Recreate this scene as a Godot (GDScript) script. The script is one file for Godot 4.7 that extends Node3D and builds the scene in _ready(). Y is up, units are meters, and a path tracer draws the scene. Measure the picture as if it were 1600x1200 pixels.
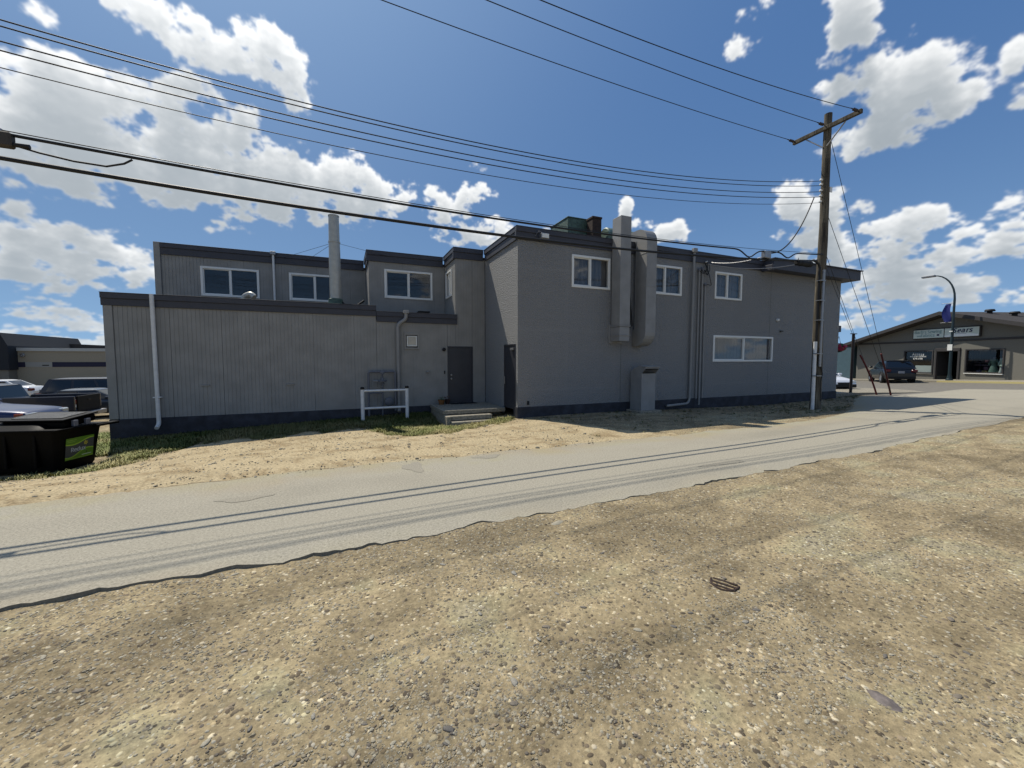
extends Node3D
# x runs along the alley to the right, y is up, "d" is the distance into the picture (world z = -d).

const EYE := 1.8
var rng := RandomNumberGenerator.new()
var M := {}
var tex := {}
var gn := FastNoiseLite.new()
var gn2 := FastNoiseLite.new()

static func V(x: float, y: float, d: float) -> Vector3:
	return Vector3(x, y, -d)

# ---------------------------------------------------------------- mesh collector
class MB:
	var v := PackedVector3Array()
	var n := PackedVector3Array()
	var c := PackedColorArray()
	var uv := PackedVector2Array()
	var ix := PackedInt32Array()

	func tri(a: Vector3, b: Vector3, e: Vector3) -> void:   # counter-clockwise seen from outside
		var k := v.size()
		var nn := (b - a).cross(e - a).normalized()
		v.append(a); v.append(b); v.append(e)
		n.append(nn); n.append(nn); n.append(nn)
		ix.append(k); ix.append(k + 2); ix.append(k + 1)

	func quad(a: Vector3, b: Vector3, e: Vector3, f: Vector3) -> void:
		var k := v.size()
		var nn := (e - a).cross(f - b).normalized()
		v.append(a); v.append(b); v.append(e); v.append(f)
		for i in 4: n.append(nn)
		ix.append(k); ix.append(k + 2); ix.append(k + 1)
		ix.append(k); ix.append(k + 3); ix.append(k + 2)

	func face(p: Array, mid: Vector3) -> void:               # convex polygon, turned away from mid
		var nn: Vector3 = (p[1] - p[0]).cross(p[2] - p[0])
		var flip: bool = nn.dot(p[0] - mid) < 0.0
		for i in range(1, p.size() - 1):
			if flip: tri(p[0], p[i + 1], p[i])
			else: tri(p[0], p[i], p[i + 1])

	func quv(a: Vector3, b: Vector3, e: Vector3, f: Vector3) -> void:
		while uv.size() < v.size(): uv.append(Vector2.ZERO)
		quad(a, b, e, f)
		uv.append(Vector2(0, 1)); uv.append(Vector2(1, 1)); uv.append(Vector2(1, 0)); uv.append(Vector2(0, 0))

	# box in a frame: origin o, axes ax / ay / az
	func fbox(o: Vector3, ax: Vector3, ay: Vector3, az: Vector3, lo: Vector3, hi: Vector3, bev := 0.0) -> void:
		var mid := o + ax * (lo.x + hi.x) * 0.5 + ay * (lo.y + hi.y) * 0.5 + az * (lo.z + hi.z) * 0.5
		var h := (hi - lo) * 0.5
		var P := func(x: float, y: float, z: float) -> Vector3: return mid + ax * x + ay * y + az * z
		if bev <= 0.0:
			for s in [-1.0, 1.0]:
				face([P.call(s * h.x, -h.y, -h.z), P.call(s * h.x, h.y, -h.z), P.call(s * h.x, h.y, h.z), P.call(s * h.x, -h.y, h.z)], mid)
				face([P.call(-h.x, s * h.y, -h.z), P.call(h.x, s * h.y, -h.z), P.call(h.x, s * h.y, h.z), P.call(-h.x, s * h.y, h.z)], mid)
				face([P.call(-h.x, -h.y, s * h.z), P.call(h.x, -h.y, s * h.z), P.call(h.x, h.y, s * h.z), P.call(-h.x, h.y, s * h.z)], mid)
			return
		var b := minf(bev, minf(h.x, minf(h.y, h.z)) * 0.45)
		var i := h - Vector3(b, b, b)
		for s in [-1.0, 1.0]:
			face([P.call(s * h.x, -i.y, -i.z), P.call(s * h.x, i.y, -i.z), P.call(s * h.x, i.y, i.z), P.call(s * h.x, -i.y, i.z)], mid)
			face([P.call(-i.x, s * h.y, -i.z), P.call(i.x, s * h.y, -i.z), P.call(i.x, s * h.y, i.z), P.call(-i.x, s * h.y, i.z)], mid)
			face([P.call(-i.x, -i.y, s * h.z), P.call(i.x, -i.y, s * h.z), P.call(i.x, i.y, s * h.z), P.call(-i.x, i.y, s * h.z)], mid)
			for t in [-1.0, 1.0]:
				face([P.call(s * h.x, t * i.y, -i.z), P.call(s * i.x, t * h.y, -i.z), P.call(s * i.x, t * h.y, i.z), P.call(s * h.x, t * i.y, i.z)], mid)
				face([P.call(s * h.x, -i.y, t * i.z), P.call(s * i.x, -i.y, t * h.z), P.call(s * i.x, i.y, t * h.z), P.call(s * h.x, i.y, t * i.z)], mid)
				face([P.call(-i.x, s * h.y, t * i.z), P.call(-i.x, s * i.y, t * h.z), P.call(i.x, s * i.y, t * h.z), P.call(i.x, s * h.y, t * i.z)], mid)
				for r in [-1.0, 1.0]:
					face([P.call(s * h.x, t * i.y, r * i.z), P.call(s * i.x, t * h.y, r * i.z), P.call(s * i.x, t * i.y, r * h.z)], mid)

	# box by x, y and d ranges
	func box(x0: float, x1: float, y0: float, y1: float, d0: float, d1: float, bev := 0.0) -> void:
		fbox(Vector3.ZERO, Vector3.RIGHT, Vector3.UP, Vector3.FORWARD, Vector3(x0, y0, d0), Vector3(x1, y1, d1), bev)

	# smooth surface through a grid of points
	func grid(rows: Array, close_rows := false, flip := false) -> void:
		var k := v.size()
		var nr := rows.size()
		var nc: int = rows[0].size()
		for i in nr:
			for j in nc:
				var i0 := maxi(i - 1, 0)
				var i1 := mini(i + 1, nr - 1)
				var j0 := j - 1
				var j1 := j + 1
				if close_rows:
					if j0 < 0: j0 = nc - 2
					if j1 > nc - 1: j1 = 1
				else:
					j0 = maxi(j0, 0)
					j1 = mini(j1, nc - 1)
				var a: Vector3 = rows[i1][j] - rows[i0][j]
				var b: Vector3 = rows[i][j1] - rows[i][j0]
				if a.length_squared() < 1e-12:
					a = rows[i1][(j + 1) % nc] - rows[i0][(j + 1) % nc]
				if b.length_squared() < 1e-12:
					var q := i1 if i == 0 else i0
					b = rows[q][j1] - rows[q][j0]
				var nn := a.cross(b).normalized()
				v.append(rows[i][j])
				n.append(-nn if flip else nn)
		for i in nr - 1:
			for j in nc - 1:
				var p := k + i * nc + j
				if flip:
					for q in [p, p + nc, p + 1, p + 1, p + nc, p + nc + 1]: ix.append(q)
				else:
					for q in [p, p + 1, p + nc, p + 1, p + nc + 1, p + nc]: ix.append(q)

	func tube(p: Array, r, sides := 8, caps := true) -> void:
		var rows := []
		var up := Vector3.UP
		var mid := Vector3.ZERO
		for q in p: mid += q
		mid /= p.size()
		for i in p.size():
			var t: Vector3 = (p[mini(i + 1, p.size() - 1)] - p[maxi(i - 1, 0)]).normalized()
			if absf(t.dot(up)) > 0.95: up = Vector3.RIGHT if absf(t.x) < 0.9 else Vector3.FORWARD
			var s := t.cross(up).normalized()
			up = s.cross(t).normalized()
			var rr: float = r[i] if r is Array else r
			var row := []
			for j in sides + 1:
				var a := TAU * j / sides
				row.append(p[i] + (s * cos(a) + up * sin(a)) * rr)
			rows.append(row)
		grid(rows, true, false)
		if caps:
			for e in [0, p.size() - 1]:
				var row: Array = rows[e].slice(0, sides)
				face(row, p[1] if e == 0 else p[p.size() - 2])

	# profile of [radius, height] turned round an axis
	func lathe(o: Vector3, axis: Vector3, prof: Array, sides := 20) -> void:
		var s := axis.cross(Vector3.UP if absf(axis.y) < 0.9 else Vector3.RIGHT).normalized()
		var t := s.cross(axis).normalized()
		var rows := []
		for q in prof:
			var row := []
			for j in sides + 1:
				var a := TAU * j / sides
				row.append(o + axis * q[1] + (s * cos(a) + t * sin(a)) * q[0])
			rows.append(row)
		for i in rows.size() - 1:
			grid([rows[i], rows[i + 1]], true, false)

	# polygon (array of Vector2 in ax / ay) pushed along az from 0 to depth
	func prism(o: Vector3, ax: Vector3, ay: Vector3, az: Vector3, poly: Array, depth: float) -> void:
		var mid := Vector3.ZERO
		var a := []
		var b := []
		for q in poly:
			a.append(o + ax * q.x + ay * q.y)
			b.append(o + ax * q.x + ay * q.y + az * depth)
		var area := 0.0
		for i in poly.size():
			var q: Vector2 = poly[i]
			var w: Vector2 = poly[(i + 1) % poly.size()]
			area += q.x * w.y - q.y * w.x
		var turn: bool = (area > 0.0) == (ax.cross(ay).dot(az) > 0.0)
		for i in poly.size():
			var j := (i + 1) % poly.size()
			if turn: quad(a[i], a[j], b[j], b[i])
			else: quad(a[j], a[i], b[i], b[j])
		var idx := Geometry2D.triangulate_polygon(PackedVector2Array(poly))
		for i in range(0, idx.size(), 3):
			var t := [idx[i], idx[i + 1], idx[i + 2]]
			mid = (a[0] + b[0]) * 0.5
			face([a[t[0]], a[t[1]], a[t[2]]], a[t[0]] + az * signf(depth))
			face([b[t[0]], b[t[1]], b[t[2]]], b[t[0]] - az * signf(depth))

	func mesh() -> ArrayMesh:
		var a := []
		a.resize(Mesh.ARRAY_MAX)
		a[Mesh.ARRAY_VERTEX] = v
		a[Mesh.ARRAY_NORMAL] = n
		if c.size() == v.size(): a[Mesh.ARRAY_COLOR] = c
		if uv.size() > 0:
			while uv.size() < v.size(): uv.append(Vector2.ZERO)
			a[Mesh.ARRAY_TEX_UV] = uv
		a[Mesh.ARRAY_INDEX] = ix
		var m := ArrayMesh.new()
		m.add_surface_from_arrays(Mesh.PRIMITIVE_TRIANGLES, a)
		return m

# ---------------------------------------------------------------- nodes
func put(called: String, b, m: Material, parent: Node = self, world := true) -> MeshInstance3D:
	var o := MeshInstance3D.new()
	o.name = called
	o.mesh = b.mesh() if b is MB else b
	o.material_override = m
	parent.add_child(o, true)
	if world and parent != self:
		o.position = -parent_origin(parent)
	return o

func parent_origin(p: Node) -> Vector3:
	var q := Vector3.ZERO
	while p != self and p is Node3D:
		q += p.position
		p = p.get_parent()
	return q

func tag(o: Node, label: String, category: String, group := "") -> Node:
	o.set_meta("label", label)
	o.set_meta("category", category)
	if group != "": o.set_meta("group", group)
	return o

func thing(called: String, at: Vector3, label: String, category: String, group := "") -> Node3D:
	var o := Node3D.new()
	o.name = called
	add_child(o, true)
	o.position = at
	tag(o, label, category, group)
	return o

func structure(o: Node) -> Node:
	o.set_meta("kind", "structure")
	return o

# ---------------------------------------------------------------- materials
func noise_image(seed_: int, freq: float, octaves: int, lo: float, hi: float, size := 512, kind := FastNoiseLite.TYPE_SIMPLEX_SMOOTH, gain := 0.5) -> Image:
	var f := FastNoiseLite.new()
	f.seed = seed_
	f.noise_type = kind
	f.frequency = freq
	f.fractal_octaves = octaves
	f.fractal_gain = gain
	var im := f.get_seamless_image(size, size)
	im.convert(Image.FORMAT_L8)
	var b := im.get_data()
	for i in b.size():
		b[i] = int(clampf(lo + (hi - lo) * b[i] / 255.0, 0.0, 1.0) * 255.0)
	return Image.create_from_data(size, size, false, Image.FORMAT_L8, b)

func ntex(key: String, seed_: int, freq: float, octaves: int, lo: float, hi: float, size := 512, gain := 0.5) -> ImageTexture:
	if not tex.has(key):
		tex[key] = ImageTexture.create_from_image(noise_image(seed_, freq, octaves, lo, hi, size, FastNoiseLite.TYPE_SIMPLEX_SMOOTH, gain))
	return tex[key]

func mat(col: Color, rough := 0.8, metal := 0.0, spec := 0.5) -> StandardMaterial3D:
	var m := StandardMaterial3D.new()
	m.albedo_color = col
	m.roughness = rough
	m.metallic = metal
	m.metallic_specular = spec
	return m

func grain(m: StandardMaterial3D, albedo: Texture2D, metres: float, height: Texture2D = null, relief := 0.0) -> StandardMaterial3D:
	m.albedo_texture = albedo
	m.uv1_triplanar = true
	m.uv1_world_triplanar = true
	m.uv1_scale = Vector3.ONE / metres
	if height:
		m.heightmap_enabled = true
		m.heightmap_texture = height
		m.heightmap_scale = relief
	return m

func make_materials() -> void:
	var fine := ntex("fine", 3, 0.05, 4, 0.72, 1.0)
	var soft := ntex("soft", 5, 0.008, 5, 0.90, 1.0)
	var blotch := ntex("blotch", 9, 0.012, 6, 0.55, 1.0, 512, 0.6)
	var rough_h := ntex("rough_h", 11, 0.07, 3, 0.0, 1.0, 512, 0.6)
	var fine_h := ntex("fine_h", 12, 0.15, 3, 0.0, 1.0)
	M.siding = grain(mat(Color(0.56, 0.555, 0.538), 0.75), soft, 3.1)
	M.stucco = grain(mat(Color(0.56, 0.56, 0.555), 0.85), ntex("stucco", 21, 0.06, 5, 0.86, 1.0, 512, 0.7), 1.9, rough_h, 3.4)
	M.fascia = grain(mat(Color(0.235, 0.24, 0.27), 0.6), soft, 2.3)
	M.base = grain(mat(Color(0.23, 0.24, 0.28), 0.75), blotch, 2.7, fine_h, 0.3)
	M.duct = grain(mat(Color(0.55, 0.548, 0.54), 0.6), soft, 2.6)
	M.trim = mat(Color(0.86, 0.86, 0.84), 0.45)
	M.pipe_grey = mat(Color(0.36, 0.37, 0.40), 0.5)
	M.white_pipe = grain(mat(Color(0.86, 0.86, 0.85), 0.4), soft, 0.9)
	M.door = grain(mat(Color(0.20, 0.205, 0.23), 0.45), soft, 2.0)
	M.dark = mat(Color(0.03, 0.03, 0.03), 0.7)
	M.black_rubber = mat(Color(0.025, 0.025, 0.028), 0.75)
	M.metal = grain(mat(Color(0.6, 0.6, 0.6), 0.4, 0.7), soft, 0.6)
	M.galv = grain(mat(Color(0.70, 0.69, 0.65), 0.42, 0.4), soft, 0.8)
	M.roofing = grain(mat(Color(0.22, 0.22, 0.22), 0.95), fine, 0.8)
	M.room = mat(Color(0.28, 0.27, 0.27), 0.9)
	M.blind = mat(Color(0.60, 0.60, 0.60), 0.8)
	M.glass = mat(Color(0.02, 0.025, 0.045, 0.22), 0.03, 0.0, 0.5)
	M.glass.transparency = BaseMaterial3D.TRANSPARENCY_ALPHA
	M.car_glass = mat(Color(0.012, 0.014, 0.018), 0.04, 0.0, 0.6)
	M.wood = wood_material()
	M.concrete = grain(mat(Color(0.66, 0.63, 0.56), 0.9), ntex("conc", 31, 0.03, 6, 0.6, 1.0, 512, 0.65), 1.6, fine_h, 0.4)
	M.wire = mat(Color(0.035, 0.035, 0.04), 0.6)
	M.wire_bare = mat(Color(0.10, 0.10, 0.10), 0.5, 0.3)
	M.bin = grain(mat(Color(0.016, 0.017, 0.019), 0.55, 0.0, 0.22), ntex("bin", 41, 0.03, 5, 0.55, 1.0), 0.9, fine_h, 0.12)
	M.green_unit = grain(mat(Color(0.36, 0.46, 0.40), 0.6), blotch, 1.1)
	M.rust = grain(mat(Color(0.27, 0.20, 0.16), 0.85), blotch, 0.7)
	M.red_guard = grain(mat(Color(0.40, 0.12, 0.11), 0.7), soft, 0.5)
	M.post = mat(Color(0.12, 0.07, 0.07), 0.6)
	M.blue_banner = mat(Color(0.13, 0.17, 0.44), 0.8)
	M.lamp_pole = mat(Color(0.12, 0.19, 0.21), 0.45)
	M.shop = grain(mat(Color(0.47, 0.46, 0.425), 0.85), ntex("shop", 51, 0.05, 4, 0.85, 1.0), 1.5, rough_h, 0.5)
	M.shop_trim = mat(Color(0.20, 0.19, 0.19), 0.7)
	M.shingle = grain(mat(Color(0.24, 0.22, 0.21), 0.95), fine, 0.9)
	M.sign = mat(Color(0.78, 0.82, 0.78), 0.5)
	M.asphalt_far = grain(mat(Color(0.47, 0.45, 0.41), 0.9), ntex("asp", 61, 0.02, 6, 0.8, 1.0, 512, 0.65), 4.0)

func wood_material() -> StandardMaterial3D:
	var w := 256
	var h := 1024
	var im := Image.create_empty(w, h, false, Image.FORMAT_RGB8)
	var f := FastNoiseLite.new()
	f.seed = 77
	f.frequency = 0.02
	f.fractal_octaves = 4
	for y in h:
		for x in w:
			var a := TAU * x / w
			var k := f.get_noise_3d(cos(a) * 160.0, y * 0.12, sin(a) * 160.0)
			var k2 := f.get_noise_3d(cos(a) * 30.0, y * 0.05 + 500.0, sin(a) * 30.0)
			var q := clampf(0.62 + k * 0.55 + k2 * 0.35, 0.1, 1.0)
			if absf(k) < 0.025: q *= 0.45
			im.set_pixel(x, y, Color(0.52 * q, 0.48 * q, 0.40 * q))
	var m := mat(Color.WHITE, 0.95)
	m.albedo_texture = ImageTexture.create_from_image(im)
	m.uv1_triplanar = true
	m.uv1_scale = Vector3(2.2, 0.45, 2.2)
	return m

# ---------------------------------------------------------------- sky
const CLOUDS := [[-26.0, 18.4, 5.8, 4.9, 1], [-20.9, 20.9, 7.0, 6.0, 1], [-14.9, 21.0, 8.4, 6.6, 1], [-9.0, 19.8, 9.0, 4.9, 1], [-2.1, 20.7, 8.8, 4.2, 1], [4.9, 21.3, 4.5, 2.3, 0.9], [-12.7, 31.4, 6.4, 2.3, 0.85], [-7.2, 32.0, 4.6, 4.0, 0.9], [-6.0, 29.6, 2.7, 2.8, 0.8], [-16.9, 32.3, 6.2, 1.5, 0.7], [-25.8, 28.3, 1.7, 1.3, 0.6], [-22.9, 24.8, 3.9, 2.0, 0.8], [-25.7, 23.2, 3.5, 2.4, 0.8], [-26.7, 10.9, 4.0, 2.9, 1], [-23.8, 10.2, 4.3, 3.0, 1], [-27.3, 7.9, 5.6, 1.8, 1], [-20.5, 9.3, 2.6, 1.8, 0.9], [-19.3, 10.4, 2.0, 1.2, 0.8], [-26.7, 4.2, 4.2, 1.3, 0.9], [-23.5, 3.6, 4.8, 1.1, 0.9], [-27.5, 2.7, 2.2, 0.8, 0.7], [-25.6, 1.6, 4.8, 0.8, 0.8], [17.3, 22.2, 3.2, 1.6, 0.75], [18.2, 25.0, 1.4, 0.7, 0.5], [14.6, 19.4, 4.0, 1.7, 0.8], [18.1, 17.4, 5.4, 2.1, 0.95], [13.3, 21.3, 2.2, 1.4, 0.6], [38.5, 19.4, 1.1, 1.3, 0.7], [44.6, 16.0, 2.7, 1.5, 0.85], [29.4, 17.4, 3.6, 1.1, 0.5], [40.6, 17.5, 2.1, 0.9, 0.6], [52.7, 33.2, 2.1, 1.6, 0.75], [54.2, 35.5, 2.4, 1.2, 0.75], [62.1, 32.0, 3.3, 2.8, 0.95], [63.9, 27.5, 4.1, 3.1, 1], [67.3, 25.5, 4.6, 2.8, 1], [70.0, 23.5, 3.1, 2.0, 0.95], [63.4, 22.3, 3.1, 2.1, 0.95], [66.1, 23.1, 3.8, 2.7, 1], [73.5, 24.8, 1.4, 1.6, 0.8], [73.8, 21.9, 1.1, 1.2, 0.6], [60.1, 30.1, 1.7, 2.0, 0.6], [57.0, 18.5, 2.4, 1.6, 0.9], [59.2, 15.4, 3.5, 3.0, 0.9], [61.5, 11.4, 3.1, 2.6, 0.9], [63.2, 15.6, 1.6, 1.3, 0.6], [62.0, 17.7, 0.9, 0.7, 0.5], [67.5, 12.3, 3.9, 2.6, 1], [71.8, 11.0, 4.0, 2.6, 1], [74.7, 10.9, 2.1, 2.0, 0.9], [66.8, 8.3, 4.1, 2.4, 1], [70.4, 6.6, 3.8, 1.6, 0.9], [64.9, 6.2, 3.1, 1.1, 0.8], [64.4, 4.3, 3.1, 1.0, 0.7], [74.7, 5.5, 1.8, 1.0, 0.8], [73.2, 13.2, 2.2, 1.1, 0.5]]
const UPS := [1, 3, 6, 10, 15]
const UPW := [0.35, 0.4, 0.45, 0.45, 0.4]
const SUN := Vector3(-0.24, 1.0, -0.605)

func make_sky() -> Sky:
	var w := 3072
	var h := 768          # upper half: zenith to horizon
	var deg := w / 360.0
	var field := PackedFloat32Array()
	field.resize(w * h)
	field.fill(-0.75)
	var blobs := CLOUDS.duplicate()
	var r := RandomNumberGenerator.new()
	r.seed = 1234
	for k in 40:                                            # the cloud field goes on all round
		var az := r.randf_range(88.0, 318.0)
		var el := pow(r.randf(), 1.3) * 60.0 + 3.0
		var big := r.randf_range(0.5, 1.0) * (2.0 + el * 0.10)
		for q in 5:
			blobs.append([az + r.randf_range(-2.0, 2.0) * big, el + r.randf_range(-0.5, 0.6) * big, big * r.randf_range(0.8, 1.7), big * r.randf_range(0.4, 0.8), r.randf_range(0.7, 1.0)])
	for k in 60:                                            # low banks near the horizon
		blobs.append([r.randf_range(78.0, 326.0), r.randf_range(1.0, 6.0), r.randf_range(2.0, 5.0), r.randf_range(0.6, 1.5), r.randf_range(0.6, 0.95)])
	for b in blobs:
		var small := 0.16 * smoothstep(3.2, 1.5, minf(b[2], b[3] * 1.6))
		var rx: float = b[2] * 1.5
		var ry: float = b[3] * 1.5
		var x0 := int((b[0] - rx) * deg)
		var x1 := int((b[0] + rx) * deg)
		var y0 := maxi(0, int((90.0 - b[1] - ry) * deg))
		var y1 := mini(h - 1, int((90.0 - b[1] + ry) * deg))
		for y in range(y0, y1 + 1):
			var dy: float = ((90.0 - y / deg) - b[1]) / b[3]
			dy = dy * dy * (1.5 if dy < 0.0 else 0.9)
			for x in range(x0, x1 + 1):
				var dx: float = (x / deg - b[0]) / b[2]
				var f: float = (1.0 - dx * dx - dy) * b[4] - small
				if f > -0.75:
					var i := y * w + posmod(x, w)
					if f > field[i]: field[i] = f + maxf(0.0, field[i]) * 0.25
					elif f > 0.0: field[i] += f * 0.25
	var nz := FastNoiseLite.new()
	nz.seed = 4
	nz.noise_type = FastNoiseLite.TYPE_SIMPLEX_SMOOTH
	nz.frequency = 1.0
	nz.fractal_octaves = 7
	nz.fractal_gain = 0.58
	var nb := FastNoiseLite.new()
	nb.seed = 8
	nb.noise_type = FastNoiseLite.TYPE_SIMPLEX_SMOOTH
	nb.frequency = 1.0
	nb.fractal_type = FastNoiseLite.FRACTAL_RIDGED
	nb.fractal_octaves = 4
	var ca := PackedFloat32Array()
	var sa := PackedFloat32Array()
	ca.resize(w); sa.resize(w)
	for x in w:
		ca[x] = cos(TAU * (x + 0.5) / w)
		sa[x] = sin(TAU * (x + 0.5) / w)
	for y in h:
		var el := PI * 0.5 - PI * (y + 0.5) / (2.0 * h)
		var ce := cos(el)
		var se := sin(el)
		var zs := 11.0 + 8.0 * pow(1.0 - se, 4.0)
		for x in w:
			var i := y * w + x
			var f := field[i]
			if f <= -0.75: continue
			var px := sa[x] * ce * zs
			var pz := ca[x] * ce * zs
			var py := se * zs * 1.45
			f = f * 0.76 + nz.get_noise_3d(px, py, pz) * 1.45 + 0.14
			if f > -0.3: f -= 0.30 * (nb.get_noise_3d(px * 1.9, py * 1.9, pz * 1.9) - 0.1) * 0.8
			field[i] = f
	var sun := SUN.normalized()
	var out := PackedFloat32Array()
	out.resize(w * h * 2 * 3)
	var o := 0
	for y in h:
		var el := PI * 0.5 - PI * (y + 0.5) / (2.0 * h)
		var ce := cos(el)
		var se := sin(el)
		var t := pow(1.0 - se, 4.2)
		var br := lerpf(0.074, 0.29, t)
		var bg := lerpf(0.172, 0.49, t)
		var bb := lerpf(0.395, 0.74, t)
		var lift := maxi(2, int(6.0 + el * 7.0))
		var haze := pow(1.0 - se, 14.0) * 0.55
		for x in w:
			var i := y * w + x
			var cs := sa[x] * ce * sun.x + se * sun.y - ca[x] * ce * sun.z
			var g := 0.42 * pow(maxf(cs, 0.0), 6.0) + 0.9 * pow(maxf(cs, 0.0), 60.0)
			var cr := br + g * 0.55
			var cg := bg + g * 0.68
			var cb := bb + g * 0.72
			var f := field[i]
			if f > 0.0:
				var a := clampf(f / 0.46, 0.0, 1.0)
				a = pow(a, 1.3)
				a = a * a * (3.0 - 2.0 * a)
				var tau := 0.0
				for q in 5:
					tau += clampf(field[maxi(0, y - (lift * UPS[q]) / 2) * w + x], 0.0, 0.9) * UPW[q]
				var rim := clampf(1.0 - f / 0.55, 0.0, 1.0)
				var k := clampf(0.10 + 0.98 * exp(-1.75 * tau) + 0.34 * rim, 0.0, 1.0)
				var wr := lerpf(0.27, 0.97, k) + g * 0.6
				var wg := lerpf(0.325, 0.985, k) + g * 0.6
				var wb := lerpf(0.375, 0.99, k) + g * 0.6
				wr = lerpf(wr, 0.62, haze); wg = lerpf(wg, 0.72, haze); wb = lerpf(wb, 0.82, haze)
				cr = lerpf(cr, wr, a); cg = lerpf(cg, wg, a); cb = lerpf(cb, wb, a)
			out[o] = cr; out[o + 1] = cg; out[o + 2] = cb
			o += 3
	for y in h:
		for x in w:
			out[o] = 0.24; out[o + 1] = 0.22; out[o + 2] = 0.18
			o += 3
	var im := Image.create_from_data(w, h * 2, false, Image.FORMAT_RGBF, out.to_byte_array())
	var sm := PanoramaSkyMaterial.new()
	sm.panorama = ImageTexture.create_from_image(im)
	sm.energy_multiplier = 1.0
	var sky := Sky.new()
	sky.sky_material = sm
	return sky

# ---------------------------------------------------------------- ground
func G(x: float, d: float) -> float:
	var g := -0.46 * clampf((5.0 - x) / 11.0, 0.0, 1.5) * smoothstep(6.9, 11.0, d)
	g -= 0.35 * smoothstep(14.5, 21.0, d) * smoothstep(-3.0, -8.0, x)
	g -= 0.20 * exp(-(pow((x - 3.0) / 1.7, 2.0) + pow((d - 12.1) / 1.5, 2.0)))
	var d0 := lerpf(8.5, 19.0, clampf((x - 17.0) / 23.0, 0.0, 1.0))
	g += smoothstep(7.0, 17.0, x) * clampf(0.043 * (d0 - d), -0.25, 0.42)
	return g

func road_near(x: float) -> float:
	return 3.98 + 0.03 * clampf(x, 0.0, 30.0) - 4.5 * smoothstep(20.0, 28.0, x) + gn.get_noise_2d(x * 30.0, 3.0) * 0.10 + gn.get_noise_2d(x * 170.0, 9.0) * 0.05 + gn2.get_noise_2d(x * 700.0, 9.0) * 0.035

func road_far(x: float) -> float:
	return 7.1 - 0.10 * clampf(-x - 1.0, 0.0, 5.0) + 4.4 * smoothstep(12.0, 26.0, x) + gn.get_noise_2d(x * 22.0, 53.0) * 0.16 + gn.get_noise_2d(x * 110.0, 59.0) * 0.05

func grass_edge(x: float) -> float:
	var e := 11.9
	if x < -3.4: e = lerpf(9.4, 11.8, clampf((x + 4.6) / 1.2, 0.0, 1.0))
	elif x < 0.2: e = 11.9
	else: e = lerpf(11.9, 9.9, smoothstep(0.2, 1.6, x))
	if x > 2.2: e += 0.33 * (x - 2.2)
	return e + 0.3 + gn.get_noise_2d(x * 60.0, 20.0) * 0.5 + gn.get_noise_2d(x * 200.0, 25.0) * 0.15

func relief(x: float, d: float) -> float:                  # small unevenness of the yard
	var fade := smoothstep(4.3, 3.7, d) * smoothstep(-12.0, -6.0, d)
	var q := gn2.get_noise_2d(x * 45.0, d * 45.0) * 0.022 + gn2.get_noise_2d(x * 260.0, d * 260.0) * 0.008
	q += 0.012 * gn.get_noise_2d(x * 9.0, d * 60.0)
	return q * fade - 0.012 * fade

func axis(lo: float, hi: float, fine0: float, fine1: float, step: float, grow: float) -> PackedFloat32Array:
	var a := []
	var x := fine0
	while x < fine1:
		a.append(x)
		x += step
	var s := step
	while x < hi:
		a.append(x)
		s *= grow
		x += s
	a.append(hi)
	x = fine0
	s = step
	while x > lo:
		s *= grow
		x -= s
		a.append(maxf(x, lo))
	a.sort()
	return PackedFloat32Array(a)

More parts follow.
